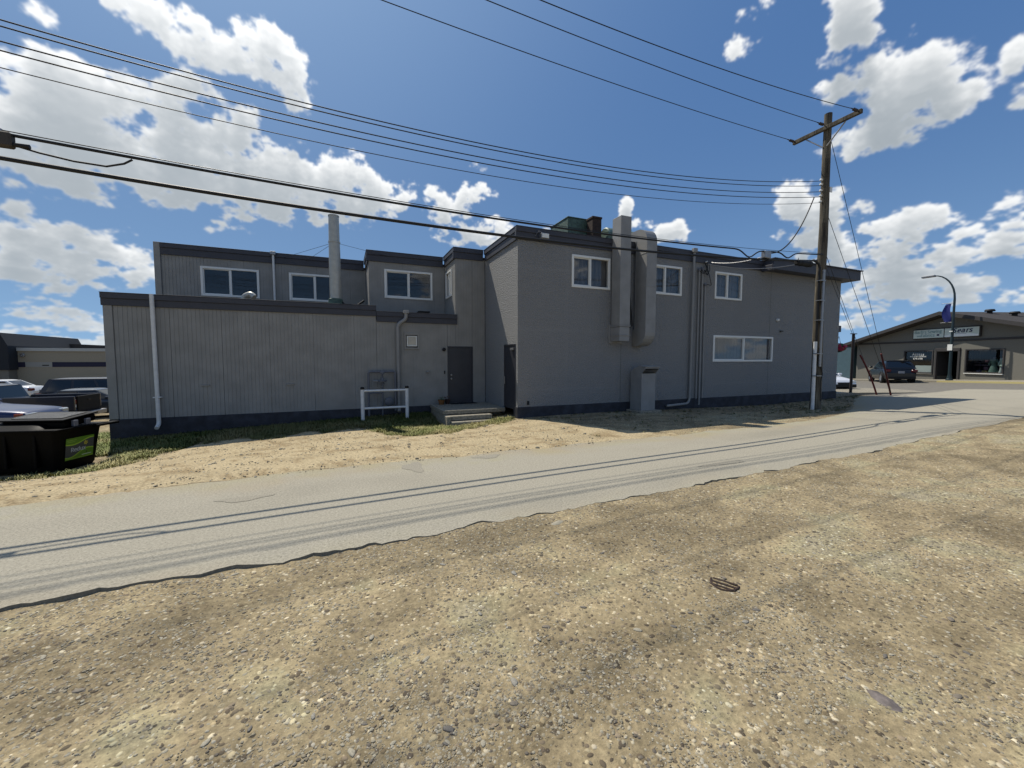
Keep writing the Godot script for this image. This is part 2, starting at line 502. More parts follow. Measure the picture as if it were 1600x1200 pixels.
func gravel_textures() -> Array:                            # colour and height of packed dirt with pebbles, 4.8 m a side
	var s := 1536
	var n1 := noise_image(101, 0.012, 6, 0.0, 1.0, 768, FastNoiseLite.TYPE_SIMPLEX_SMOOTH, 0.6).get_data()
	var n2 := noise_image(102, 0.11, 3, 0.0, 1.0, 768, FastNoiseLite.TYPE_SIMPLEX_SMOOTH, 0.7).get_data()
	var rgb := PackedByteArray()
	var hh := PackedByteArray()
	rgb.resize(s * s * 3)
	hh.resize(s * s)
	var r := RandomNumberGenerator.new()
	r.seed = 55
	var o := 0
	for y in s:
		var row := (y >> 1) * 768
		for x in s:
			var k := row + (x >> 1)
			var q := 0.58 + 0.26 * n1[k] / 255.0 + 0.36 * n2[k] / 255.0 + ((x * 7919 + y * 104729 + x * y * 31) % 97) * 0.0012
			rgb[o] = int(minf(255.0, 153.0 * q))
			rgb[o + 1] = int(minf(255.0, 143.0 * q))
			rgb[o + 2] = int(minf(255.0, 118.0 * q))
			hh[y * s + x] = 60 + (n2[k] >> 1) - (n2[k] >> 3)
			o += 3
	var tones := [Vector3(188, 180, 154), Vector3(174, 163, 135), Vector3(156, 145, 120), Vector3(134, 123, 102), Vector3(112, 104, 92), Vector3(204, 198, 178), Vector3(148, 138, 122), Vector3(92, 86, 78)]
	for k in 62000:
		var rx := 0.7 + pow(r.randf(), 6.0) * 5.5
		var ry := rx * r.randf_range(0.55, 0.95)
		var an := r.randf() * PI
		var cx := r.randi() % s
		var cy := r.randi() % s
		var tone: Vector3 = tones[r.randi() % 8] * r.randf_range(0.82, 1.08)
		var ca := cos(an)
		var sn := sin(an)
		var e := int(ceil(rx)) + 1
		for dy in range(-e, e + 1):
			for dx in range(-e, e + 1):
				var u := (dx * ca + dy * sn) / rx
				var w := (dy * ca - dx * sn) / ry
				var q := 1.0 - u * u - w * w
				if q <= 0.0: continue
				var i := posmod(cy + dy, s) * s + posmod(cx + dx, s)
				rgb[i * 3] = int(minf(255.0, tone.x)); rgb[i * 3 + 1] = int(minf(255.0, tone.y)); rgb[i * 3 + 2] = int(minf(255.0, tone.z))
				hh[i] = int(minf(255.0, 95.0 + 18.0 * rx * sqrt(q)))
	return [ImageTexture.create_from_image(Image.create_from_data(s, s, false, Image.FORMAT_RGB8, rgb)), ImageTexture.create_from_image(Image.create_from_data(s, s, false, Image.FORMAT_L8, hh))]

func pebble(seed_: int, flat: float) -> MB:
	var r := RandomNumberGenerator.new()
	r.seed = seed_
	var b := MB.new()
	var rows := []
	var q := []
	for j in 7: q.append(r.randf_range(0.8, 1.15))
	for i in 5:
		var a := PI * i / 4.0
		var row := []
		for j in 8:
			var t := TAU * j / 7.0
			var k: float = q[j % 7] * (1.0 if i in [0, 4] else 1.0)
			row.append(Vector3(cos(t) * sin(a) * k, cos(a) * flat, sin(t) * sin(a) * k * 0.8))
		rows.append(row)
	b.grid(rows, true, true)
	return b

func scatter(called: String, meshes: Array, m: Material, xf: Array, cols: Array, label: String, category: String, parent: Node = self) -> void:
	var holder := parent
	for k in meshes.size():
		var mm := MultiMesh.new()
		mm.transform_format = MultiMesh.TRANSFORM_3D
		mm.use_colors = true
		mm.mesh = meshes[k]
		var cnt := 0
		for i in range(k, xf.size(), meshes.size()): cnt += 1
		mm.instance_count = cnt
		var c := 0
		for i in range(k, xf.size(), meshes.size()):
			mm.set_instance_transform(c, xf[i])
			mm.set_instance_color(c, cols[i])
			c += 1
		var o := MultiMeshInstance3D.new()
		o.name = called
		o.multimesh = mm
		o.material_override = m
		holder.add_child(o, true)
		o.set_meta("kind", "stuff")
		if parent == self: tag(o, label, category)

func make_ground() -> void:
	var g2 := gravel_textures()
	var gm := mat(Color.WHITE, 0.95, 0.0, 0.3)
	gm.vertex_color_use_as_albedo = true
	grain(gm, g2[0], 4.8, g2[1], 1.8)
	M.gravel = gm
	# -- ground sheet
	var xs := axis(-700.0, 900.0, -5.0, 12.0, 0.055, 1.06)
	var ds := axis(-300.0, 1200.0, 0.3, 15.0, 0.07, 1.07)
	var b := MB.new()
	var nx := xs.size()
	for j in ds.size():
		for i in nx:
			var x := xs[i]
			var d := ds[j]
			b.v.append(V(x, G(x, d) + relief(x, d), d))
			var col := Vector3(0.90, 0.835, 0.75)
			var p := gn.get_noise_2d(x * 14.0, d * 22.0)
			var p2 := gn2.get_noise_2d(x * 60.0 + 90.0, d * 80.0)
			col *= 1.0 + 0.42 * p + 0.30 * p2
			if p2 + p < -0.2: col = col.lerp(Vector3(0.62, 0.57, 0.51), clampf((-0.2 - p2 - p) * 2.4, 0.0, 0.6))
			b.c.append(Color(col.x, col.y, col.z))
	for j in ds.size() - 1:
		for i in nx - 1:
			var q := j * nx + i
			for e in [q, q + nx, q + 1, q + 1, q + nx, q + nx + 1]: b.ix.append(e)
	b.n.resize(b.v.size())
	for j in ds.size():
		for i in nx:
			var a := b.v[j * nx + mini(i + 1, nx - 1)] - b.v[j * nx + maxi(i - 1, 0)]
			var e := b.v[mini(j + 1, ds.size() - 1) * nx + i] - b.v[maxi(j - 1, 0) * nx + i]
			b.n[j * nx + i] = a.cross(e).normalized()
	var ground := put("ground", b, gm)
	structure(ground)
	# -- alley road
	var im := noise_image(201, 0.09, 4, 0.70, 1.0, 1024, FastNoiseLite.TYPE_SIMPLEX_SMOOTH, 0.8)
	im.convert(Image.FORMAT_RGB8)
	var r := RandomNumberGenerator.new()
	r.seed = 91
	for k in 26000:
		var x := r.randi() % 1024
		var y := r.randi() % 1024
		var q := r.randf_range(0.75, 1.0) if r.randf() < 0.7 else r.randf_range(0.25, 0.55)
		var cc := Color(q, q * 0.985, q * 0.95)
		im.set_pixel(x, y, cc)
		if r.randf() < 0.5: im.set_pixel((x + 1) % 1024, y, cc)
	var rm := mat(Color(0.70, 0.675, 0.61), 0.95, 0.0, 0.25)
	rm.vertex_color_use_as_albedo = true
	grain(rm, ImageTexture.create_from_image(im), 3.3, ntex("road_h", 203, 0.2, 3, 0.0, 1.0, 512, 0.7), 0.45)
	var rb := MB.new()
	var rows := []
	var cols := []
	var x := -40.0
	while x < 31.0:
		var n0 := road_near(x)
		var f0 := road_far(x)
		var row := []
		for k in 25:
			var t := pow(k / 24.0, 1.6)
			var d := lerpf(n0, f0, t)
			var thick := road_lift(x, t)
			row.append(V(x, G(x, d) + thick + 0.02 * sin(PI * t), d))
		rows.append(row)
		for q in row:
			var d: float = -q.z
			var p := gn.get_noise_2d(x * 5.0, d * 30.0 + 70.0) * 0.16 + gn2.get_noise_2d(x * 20.0, d * 50.0) * 0.10
			var dust: float = smoothstep(0.9, 0.0, f0 - d + p2f(x * 0.4, d) * 0.5) * 0.9 + smoothstep(0.35, 0.0, d - n0) * 0.2
			var cc := Vector3(1.0, 1.0, 1.0) * (1.0 + p)
			cc = cc.lerp(Vector3(1.10, 0.95, 0.74), dust * (0.6 + p2f(x, d)))
			cols.append(Color(cc.x, cc.y, cc.z))
		x += 0.06 if x > -6.0 and x < 14.0 else 0.25
	rb.grid(rows, false, false)
	for i in rows.size() - 1:                              # broken edge, a few centimetres deep
		for e in [0, 24]:
			var a: Vector3 = rows[i][e]
			var c: Vector3 = rows[i + 1][e]
			if e == 0: rb.quad(a + Vector3(0, -0.12, 0.02), c + Vector3(0, -0.12, 0.02), c, a)
			else: rb.quad(a, c, c + Vector3(0, -0.1, -0.03), a + Vector3(0, -0.1, -0.03))
			for q in 4: cols.append(Color(0.62, 0.60, 0.58))
	rb.c = PackedColorArray(cols)
	structure(put("road", rb, rm))
	# -- bank of pale sand between the asphalt and the grass
	var sb := MB.new()
	rows = []
	x = -12.0
	while x < 7.6:
		var d0 := road_far(x) - 0.22
		var d1 := grass_edge(minf(x, 5.0)) + 0.35
		if x > 4.6: d1 = lerpf(d1, d0 + 0.8, smoothstep(4.6, 7.4, x))
		var row := []
		for k in 31:
			var d := lerpf(d0, d1, k / 30.0)
			var e := minf(minf(d - d0, d1 - d), minf(x + 12.0, 7.6 - x))
			var up := 0.026 * smoothstep(0.0, 0.45, e) - 0.012 + gn2.get_noise_2d(x * 60.0, d * 75.0) * 0.016 + gn.get_noise_2d(x * 240.0, d * 260.0) * 0.006
			row.append(V(x, G(x, d) + up, d))
			var q := gn2.get_noise_2d(x * 40.0 + 33.0, d * 75.0) + 0.6 * gn.get_noise_2d(x * 190.0, d * 230.0)
			var tone := Vector3(1.0, 1.0, 1.0) * (1.0 + 0.25 * gn.get_noise_2d(x * 30.0, d * 60.0))
			tone = tone.lerp(Vector3(0.60, 0.55, 0.50), clampf((-0.12 - q) * 3.0, 0.0, 0.8))   # trodden brown earth
			sb.c.append(Color(tone.x, tone.y, tone.z))
		rows.append(row)
		x += 0.08
	sb.grid(rows, false, false)
	var sand := mat(Color(0.86, 0.785, 0.635), 0.97, 0.0, 0.2)
	sand.vertex_color_use_as_albedo = true
	structure(put("sand_bank", sb, grain(sand, ntex("sand", 231, 0.07, 6, 0.52, 1.0, 512, 0.8), 2.3, ntex("rough_h", 11, 0.07, 3, 0.0, 1.0, 512, 0.6), 1.2)))
	# -- worn tar patches in the asphalt
	for q in [[1.05, 6.62, 0.16, 0.34], [2.42, 6.83, 0.26, 0.13], [-1.2, 5.9, 0.3, 0.1], [6.0, 4.75, 0.5, 0.08]]:
		var pb := MB.new()
		var c0 := V(q[0], 0, q[1])
		var ring := []
		for j in 15:
			var a := TAU * j / 14.0
			var k := 1.0 + 0.28 * sin(a * 3.0 + q[0] * 5.0) + 0.18 * sin(a * 7.0)
			var px: float = q[0] + cos(a) * q[2] * k
			var pd: float = q[1] + sin(a) * q[3] * k
			ring.append(V(px, road_y(px, pd) + 0.004, pd))
		for j in 14:
			pb.tri(V(q[0], road_y(q[0], q[1]) + 0.005, q[1]), ring[j], ring[j + 1])
			pb.n[pb.n.size() - 1] = Vector3.UP; pb.n[pb.n.size() - 2] = Vector3.UP; pb.n[pb.n.size() - 3] = Vector3.UP
		structure(put("road_patch", pb, grain(mat(Color(0.655, 0.63, 0.57), 0.95, 0.0, 0.2), ntex("fine", 3, 0.05, 4, 0.72, 1.0), 0.7)))
	# -- street along the shop, pavements
	street()
	# -- loose pebbles
	var pm := mat(Color.WHITE, 0.8, 0.0, 0.4)
	pm.vertex_color_use_as_albedo = true
	grain(pm, ntex("fine", 3, 0.05, 4, 0.72, 1.0), 0.15)
	var kinds := []
	for k in 4: kinds.append(pebble(300 + k, 0.5).mesh())
	var xf := []
	var cc := []
	var tones := [Color(0.44, 0.395, 0.29), Color(0.36, 0.315, 0.22), Color(0.32, 0.275, 0.19), Color(0.25, 0.215, 0.155), Color(0.52, 0.475, 0.37), Color(0.33, 0.29, 0.21), Color(0.17, 0.145, 0.115), Color(0.40, 0.35, 0.25)]
	rng.seed = 777
	var made := 0
	while made < 80000:
		var rr := 0.9 + 9.5 * pow(rng.randf(), 1.7)
		var az := deg_to_rad(rng.randf_range(-42.0, 84.0))
		var px := sin(az) * rr
		var pd := cos(az) * rr
		if pd < -0.2 or pd > road_near(px) - 0.015 or px < -4.5: continue
		var den := 0.55 + gn.get_noise_2d(px * 25.0, pd * 30.0) * 0.9 + gn2.get_noise_2d(px * 90.0, pd * 90.0) * 0.5
		if pd > road_near(px) - 0.30: den += 0.45
		if rng.randf() > den: continue
		var s := 0.003 + 0.010 * pow(rng.randf(), 4.0) + rr * 0.0005
		var up := G(px, pd) + relief(px, pd)
		var bs := Basis.from_euler(Vector3(rng.randf_range(-0.3, 0.3), rng.randf() * TAU, rng.randf_range(-0.3, 0.3))).scaled(Vector3(s, s * rng.randf_range(0.55, 0.95), s))
		xf.append(Transform3D(bs, V(px, up - s * 0.08, pd)))
		cc.append(tones[rng.randi() % 8] * rng.randf_range(0.8, 1.1))
		made += 1
	while made < 90000:                                     # gravel on the verge and against the wall
		var px := rng.randf_range(-6.0, 22.0)
		var pd := rng.randf_range(7.0, 12.0)
		if pd < road_far(px) - 0.25: continue
		if px > 5.0 and pd > 11.2: continue
		if px < 5.0 and pd > grass_edge(px) + 0.2: continue
		var s := 0.007 + 0.014 * pow(rng.randf(), 3.0)
		if rng.randf() < 0.012: s = rng.randf_range(0.025, 0.05)
		var bs := Basis.from_euler(Vector3(0, rng.randf() * TAU, 0)).scaled(Vector3(s, s, s))
		xf.append(Transform3D(bs, V(px, G(px, pd) + s * 0.1 + (0.014 if px < 5.5 else 0.0), pd)))
		cc.append(tones[rng.randi() % 8] * rng.randf_range(0.9, 1.3))
		made += 1
	scatter("pebbles", kinds, pm, xf, cc, "", "", ground)
	# -- stones large enough to pick out
	var big := []
	for k in 5: big.append(pebble(400 + k, 0.45).mesh())
	var stone_m := []
	for t in [Color(0.66, 0.63, 0.55), Color(0.58, 0.54, 0.46), Color(0.52, 0.48, 0.42), Color(0.44, 0.42, 0.39), Color(0.60, 0.58, 0.53)]:
		stone_m.append(grain(mat(t, 0.75), ntex("fine", 3, 0.05, 4, 0.72, 1.0), 0.25))
	for k in 150:
		var rr := 1.0 + 3.2 * rng.randf()
		var az := deg_to_rad(rng.randf_range(-40.0, 76.0))
		var px := sin(az) * rr
		var pd := cos(az) * rr
		if pd > road_near(px) - 0.1: continue
		var s := rng.randf_range(0.013, 0.024) + 0.018 * pow(rng.randf(), 6.0)
		stone_at(ground, big[k % 5], stone_m[rng.randi() % 5], px, pd, Vector3(s, s * 0.55, s * rng.randf_range(0.6, 0.9)), rng.randf() * TAU, 0.1)
	stone_at(ground, big[0], grain(mat(Color(0.50, 0.46, 0.44), 0.75), ntex("blotch", 9, 0.012, 6, 0.55, 1.0, 512, 0.6), 0.5), 2.62, 1.06, Vector3(0.055, 0.05, 0.15), -0.15, -0.22)
	stone_at(ground, big[1], stone_m[0], 2.16, 3.77, Vector3(0.11, 0.05, 0.07), 0.3, -0.2)
	# -- half-buried iron grating
	var gr := thing("drain_grate", V(2.80, G(2.8, 2.18) + relief(2.8, 2.18) - 0.004, 2.18), "small rusty iron grate half buried in the gravel yard", "grate")
	var gb := MB.new()
	var arc := []
	for k in 11:
		var a := PI * (0.5 + k / 10.0)
		arc.append(V(cos(a) * 0.13, 0.004, sin(a) * 0.10))
	gb.tube(arc, 0.010, 6)
	put("rim", gb, M.rust, gr, false)
	for k in 3:
		var lb := MB.new()
		var hx := -0.085 + k * 0.05
		lb.box(hx - 0.010, hx + 0.010, -0.01, 0.010, -0.09, 0.09, 0.004)
		put("bar", lb, M.rust, gr, false)
	gr.rotation.y = 0.5

func p2f(x: float, d: float) -> float:
	return gn2.get_noise_2d(x * 70.0, d * 70.0) * 0.8

func road_y(x: float, d: float) -> float:
	var t := (d - road_near(x)) / (road_far(x) - road_near(x))
	return G(x, d) + road_lift(x, t) + 0.02 * sin(PI * t)

func edge_lift(x: float) -> float:                        # the asphalt stands proud on the left and here and there further on
	var k := smoothstep(1.0, -2.0, x) * 0.8 + gn.get_noise_2d(x * 55.0, 300.0) * 1.1 + 0.02
	return lerpf(0.0, 0.030, clampf(k, 0.0, 1.0)) * (1.0 if x < 14.0 else 0.5)

func road_lift(x: float, t: float) -> float:
	return lerpf(edge_lift(x), lerpf(0.02, 0.006, t), smoothstep(0.0, 0.14, t))

func stone_at(ground: Node, mesh: Mesh, m: Material, x: float, d: float, s: Vector3, turn: float, rise: float) -> void:
	var o := MeshInstance3D.new()
	o.name = "stone"
	o.mesh = mesh
	o.material_override = m
	ground.add_child(o, true)
	o.transform = Transform3D(Basis.from_euler(Vector3(0, turn, 0)).scaled_local(s), V(x, G(x, d) + relief(x, d) + s.y * rise, d))

# street frame: U runs away along the shop front, N from the shop front towards the alley
const U := Vector3(0.33216, 0, -0.94322)
const N := Vector3(-0.94322, 0, -0.33216)
const SHOP := Vector3(43.834, 0, -21.348)

func sp(s: float, n: float, up := 0.0) -> Vector3:         # s metres along the shop front towards the alley, n in front of it
	var p := SHOP - U * s + N * n
	p.y = G(p.x, -p.z) + up
	return p

func strip(called: String, s0: float, s1: float, n0: float, n1: float, up: float, m: Material, skirt := 0.0) -> MeshInstance3D:
	var b := MB.new()
	var rows := []
	var k := int(absf(s1 - s0) / 1.0) + 1
	for i in k + 1:
		var s := lerpf(s0, s1, float(i) / k)
		var row := []
		if skirt > 0.0: row.append(sp(s, n0 - 0.001, up - skirt))
		for j in 5: row.append(sp(s, lerpf(n0, n1, j / 4.0), up))
		if skirt > 0.0: row.append(sp(s, n1 + 0.001, up - skirt))
		rows.append(row)
	if skirt > 0.0:
		for i in k:
			for j in rows[0].size() - 1:
				b.quad(rows[i][j], rows[i][j + 1], rows[i + 1][j + 1], rows[i + 1][j])
	else:
		b.grid(rows, false, true)
	for i in b.n.size():
		if b.n[i].y < 0.0: b.n[i] = -b.n[i]
	return put(called, b, m)

func street() -> void:
	structure(strip("street", -60.0, 60.0, 2.4, 15.6, 0.016, M.asphalt_far))
	structure(strip("sidewalk", -60.0, 60.0, -0.6, 2.2, 0.13, M.concrete, 0.2))
	structure(strip("kerb", -60.0, 8.6, 2.2, 2.4, 0.125, M.concrete, 0.2))
	structure(strip("painted_kerb", 8.6, 22.0, 2.2, 2.4, 0.125, mat(Color(0.72, 0.67, 0.46), 0.85), 0.2))
	structure(strip("sidewalk", -60.0, 2.0, 15.6, 19.0, 0.12, M.concrete, 0.2))
	var b := MB.new()                                      # kerb bulb at the mouth of the alley
	var poly := [Vector2(22.2, 13.6), Vector2(27.6, 13.8), Vector2(28.6, 12.4), Vector2(28.4, 11.2), Vector2(27.4, 10.3), Vector2(26.0, 10.6), Vector2(24.0, 11.4), Vector2(22.2, 11.6)]
	for q in poly.size(): poly[q] = Vector2(poly[q].x, poly[q].y)
	b.prism(V(0, G(26.0, 12.0) - 0.1, 0), Vector3.RIGHT, Vector3.FORWARD, Vector3.UP, poly, 0.22)
	structure(put("sidewalk", b, M.concrete))

# ---------------------------------------------------------------- walls, windows, doors
# sheet with holes in a frame: o origin, ax along, out outward; holes are [a0, a1, b0, b1]
func wall_sheet(o: Vector3, ax: Vector3, out: Vector3, a0: float, a1: float, b0: float, b1: float, holes: Array, pitch := 0.0, phase := 0.0) -> MB:
	var m := MB.new()
	var cuts := [a0, a1]
	var gw := 0.016
	var gd := 0.007
	if pitch > 0.0:
		var q: float = floor((a0 - phase) / pitch) * pitch + phase
		while q < a1:
			for e in [q - gw * 0.5, q + gw * 0.5]:
				if e > a0 and e < a1: cuts.append(e)
			q += pitch
	for h in holes:
		for e in [h[0], h[1]]:
			if e > a0 and e < a1: cuts.append(e)
	cuts.sort()
	var last := 0.0
	var right := ax.cross(Vector3.UP).dot(out) > 0.0
	for i in cuts.size() - 1:
		var s: float = cuts[i]
		var e: float = cuts[i + 1]
		if e - s < 1e-5: continue
		var mid := (s + e) * 0.5
		var c := 0.0
		if pitch > 0.0:
			var k: float = fposmod(mid - phase + gw * 0.5, pitch)
			if k < gw: c = -gd
		var spans := [[b0, b1]]
		for h in holes:
			if mid > h[0] and mid < h[1]:
				var nxt := []
				for sp_ in spans:
					if h[3] <= sp_[0] or h[2] >= sp_[1]: nxt.append(sp_)
					else:
						if h[2] > sp_[0]: nxt.append([sp_[0], h[2]])
						if h[3] < sp_[1]: nxt.append([h[3], sp_[1]])
				spans = nxt
		for sp_ in spans:
			var p := o + ax * s + out * c
			var q := o + ax * e + out * c
			var u0 = Vector3.UP * sp_[0]
			var u1 = Vector3.UP * sp_[1]
			if right: m.quad(p + u0, q + u0, q + u1, p + u1)
			else: m.quad(q + u0, p + u0, p + u1, q + u1)
			if i > 0 and c != last:
				var r := o + ax * s + out * last
				m.quad(p + u0, r + u0, r + u1, p + u1)
		last = c
	return m

func siding(parent: Node, o: Vector3, ax: Vector3, out: Vector3, a0: float, a1: float, b0: float, b1: float, holes: Array, phase := 0.0) -> void:
	var a := a0
	while a < a1 - 0.01:
		var e := minf(a + 1.22, a1)
		if a1 - e < 0.4: e = a1
		var spans := [[b0, b1]]
		for h in holes:                                     # a window as wide as the sheet leaves one piece below and one above
			if h[0] <= a and h[1] >= e - 0.004: spans = [[b0, h[2]], [h[3], b1]]
		for q in spans:
			put("siding_panel", wall_sheet(o, ax, out, a, e - 0.004, q[0], q[1], holes, 0.1016, phase + a), M.siding, parent)
		a = e

func window(parent: Node, o: Vector3, ax: Vector3, out: Vector3, w: float, h: float, split := 0.5, blind := "slats", sill := false) -> Node:
	var f := MB.new()
	var t := 0.075
	for q in [[0.0, t, 0.0, h], [w - t, w, 0.0, h], [t, w - t, 0.0, t], [t, w - t, h - t, h]]:
		f.fbox(o, ax, Vector3.UP, out, Vector3(q[0], q[2], -0.11), Vector3(q[1], q[3], 0.028), 0.006)
	var win := put("window", f, M.trim, parent)
	var s := w * split
	var mb := MB.new()
	mb.fbox(o, ax, Vector3.UP, out, Vector3(s - 0.032, t, -0.10), Vector3(s + 0.032, h - t, 0.008), 0.005)
	put("mullion", mb, M.trim, win)
	var sash := MB.new()                                    # the sliding sash has a frame of its own
	for q in [[t, t + 0.03, t, h - t], [s - 0.055, s - 0.033, t, h - t], [t + 0.03, s - 0.055, t, t + 0.03], [t + 0.03, s - 0.055, h - t - 0.03, h - t]]:
		sash.fbox(o, ax, Vector3.UP, out, Vector3(q[0], q[2], -0.06), Vector3(q[1], q[3], -0.015), 0.003)
	put("sash", sash, M.trim, win)
	for q in [[t, s - 0.033, -0.04], [s + 0.033, w - t, -0.025]]:
		var g := MB.new()
		var p = o + ax * q[0] + Vector3.UP * t + out * q[2]
		var e = o + ax * q[1] + Vector3.UP * t + out * q[2]
		var up := Vector3.UP * (h - 2.0 * t)
		if ax.cross(Vector3.UP).dot(out) > 0.0: g.quad(p, e, e + up, p + up)
		else: g.quad(e, p, p + up, e + up)
		var pane := put("pane", g, M.glass, win)
		var g2 := MB.new()
		var sh := -out * 0.018
		if ax.cross(Vector3.UP).dot(out) > 0.0: g2.quad(p + sh, e + sh, e + up + sh, p + up + sh)
		else: g2.quad(e + sh, p + sh, p + up + sh, e + up + sh)
		put("inner_pane", g2, M.glass, win)
	var rb := MB.new()                                      # the room behind
	var P := func(a: float, b: float, c: float) -> Vector3: return o + ax * a + Vector3.UP * b + out * c
	rb.quad(P.call(-0.3, -0.6, -1.5), P.call(w + 0.3, -0.6, -1.5), P.call(w + 0.3, h + 0.2, -1.5), P.call(-0.3, h + 0.2, -1.5))
	rb.quad(P.call(-0.3, -0.6, -0.12), P.call(-0.3, -0.6, -1.5), P.call(-0.3, h + 0.2, -1.5), P.call(-0.3, h + 0.2, -0.12))
	rb.quad(P.call(w + 0.3, -0.6, -1.5), P.call(w + 0.3, -0.6, -0.12), P.call(w + 0.3, h + 0.2, -0.12), P.call(w + 0.3, h + 0.2, -1.5))
	rb.quad(P.call(-0.3, h + 0.2, -1.5), P.call(w + 0.3, h + 0.2, -1.5), P.call(w + 0.3, h + 0.2, -0.12), P.call(-0.3, h + 0.2, -0.12))
	rb.quad(P.call(-0.3, -0.6, -0.12), P.call(w + 0.3, -0.6, -0.12), P.call(w + 0.3, -0.6, -1.5), P.call(-0.3, -0.6, -1.5))
	for q in [[-0.3, 0.0, -0.6, h + 0.2], [w, w + 0.3, -0.6, h + 0.2], [0.0, w, -0.6, 0.0], [0.0, w, h, h + 0.2]]:
		rb.quad(P.call(q[0], q[2], -0.115), P.call(q[1], q[2], -0.115), P.call(q[1], q[3], -0.115), P.call(q[0], q[3], -0.115))
	put("room", rb, M.room, win)
	if blind == "slats":
		var bb := MB.new()
		var a := 0.05
		var k := 0
		while a < w - 0.05:
			var tilt := 0.9 + 0.25 * sin(k * 2.7 + w * 9.0)
			var dir := ax * cos(tilt) + out * sin(tilt)
			var c := P.call(a, 0.0, -0.22) as Vector3
			bb.quad(c - dir * 0.042 + Vector3.UP * 0.05, c + dir * 0.042 + Vector3.UP * 0.05, c + dir * 0.042 + Vector3.UP * (h - 0.03), c - dir * 0.042 + Vector3.UP * (h - 0.03))
			a += 0.082
			k += 1
		put("vertical_blind", bb, M.blind, win)
	if sill:
		var sb := MB.new()
		sb.fbox(o, ax, Vector3.UP, out, Vector3(-0.02, -0.03, 0.0), Vector3(w + 0.02, -0.002, 0.04), 0.004)
		put("sill", sb, M.trim, win)
	return win

func fascia(parent: Node, o: Vector3, ax: Vector3, out: Vector3, a0: float, a1: float, top: float, h: float) -> void:
	var b := MB.new()
	b.fbox(o, ax, Vector3.UP, out, Vector3(a0, top - h, -0.05), Vector3(a1, top - 0.15, 0.045), 0.005)
	var f := put("fascia", b, M.fascia, parent)
	b = MB.new()
	b.fbox(o, ax, Vector3.UP, out, Vector3(a0, top - 0.149, -0.05), Vector3(a1, top, 0.075), 0.006)
	put("upper_board", b, M.fascia, f)
	b = MB.new()
	b.fbox(o, ax, Vector3.UP, out, Vector3(a0 - 0.004, top + 0.001, -0.12), Vector3(a1 + 0.004, top + 0.014, 0.088), 0.003)
	put("cap_flashing", b, M.fascia, f)

func plain(parent: Node, called: String, m: Material, x0: float, x1: float, y0: float, y1: float, d0: float, d1: float, bev := 0.0) -> MeshInstance3D:
	var b := MB.new()
	b.box(x0, x1, y0, y1, d0, d1, bev)
	return put(called, b, m, parent)

func pipe(parent: Node, called: String, m: Material, p: Array, r: float, sides := 10) -> MeshInstance3D:
	var b := MB.new()
	b.tube(p, r, sides)
	return put(called, b, m, parent)

func bend(p: Array, r: float) -> Array:                     # rounds the corners of a path
	var out := [p[0]]
	for i in range(1, p.size() - 1):
		var a: Vector3 = (p[i - 1] - p[i]).normalized()
		var b: Vector3 = (p[i + 1] - p[i]).normalized()
		var k := minf(r, minf((p[i - 1] - p[i]).length(), (p[i + 1] - p[i]).length()) * 0.45)
		for j in 6:
			var t := j / 5.0
			var q0: Vector3 = (p[i] + a * k).lerp(p[i], t)
			var q1: Vector3 = p[i].lerp(p[i] + b * k, t)
			out.append(q0.lerp(q1, t))
	out.append(p[p.size() - 1])
	return out

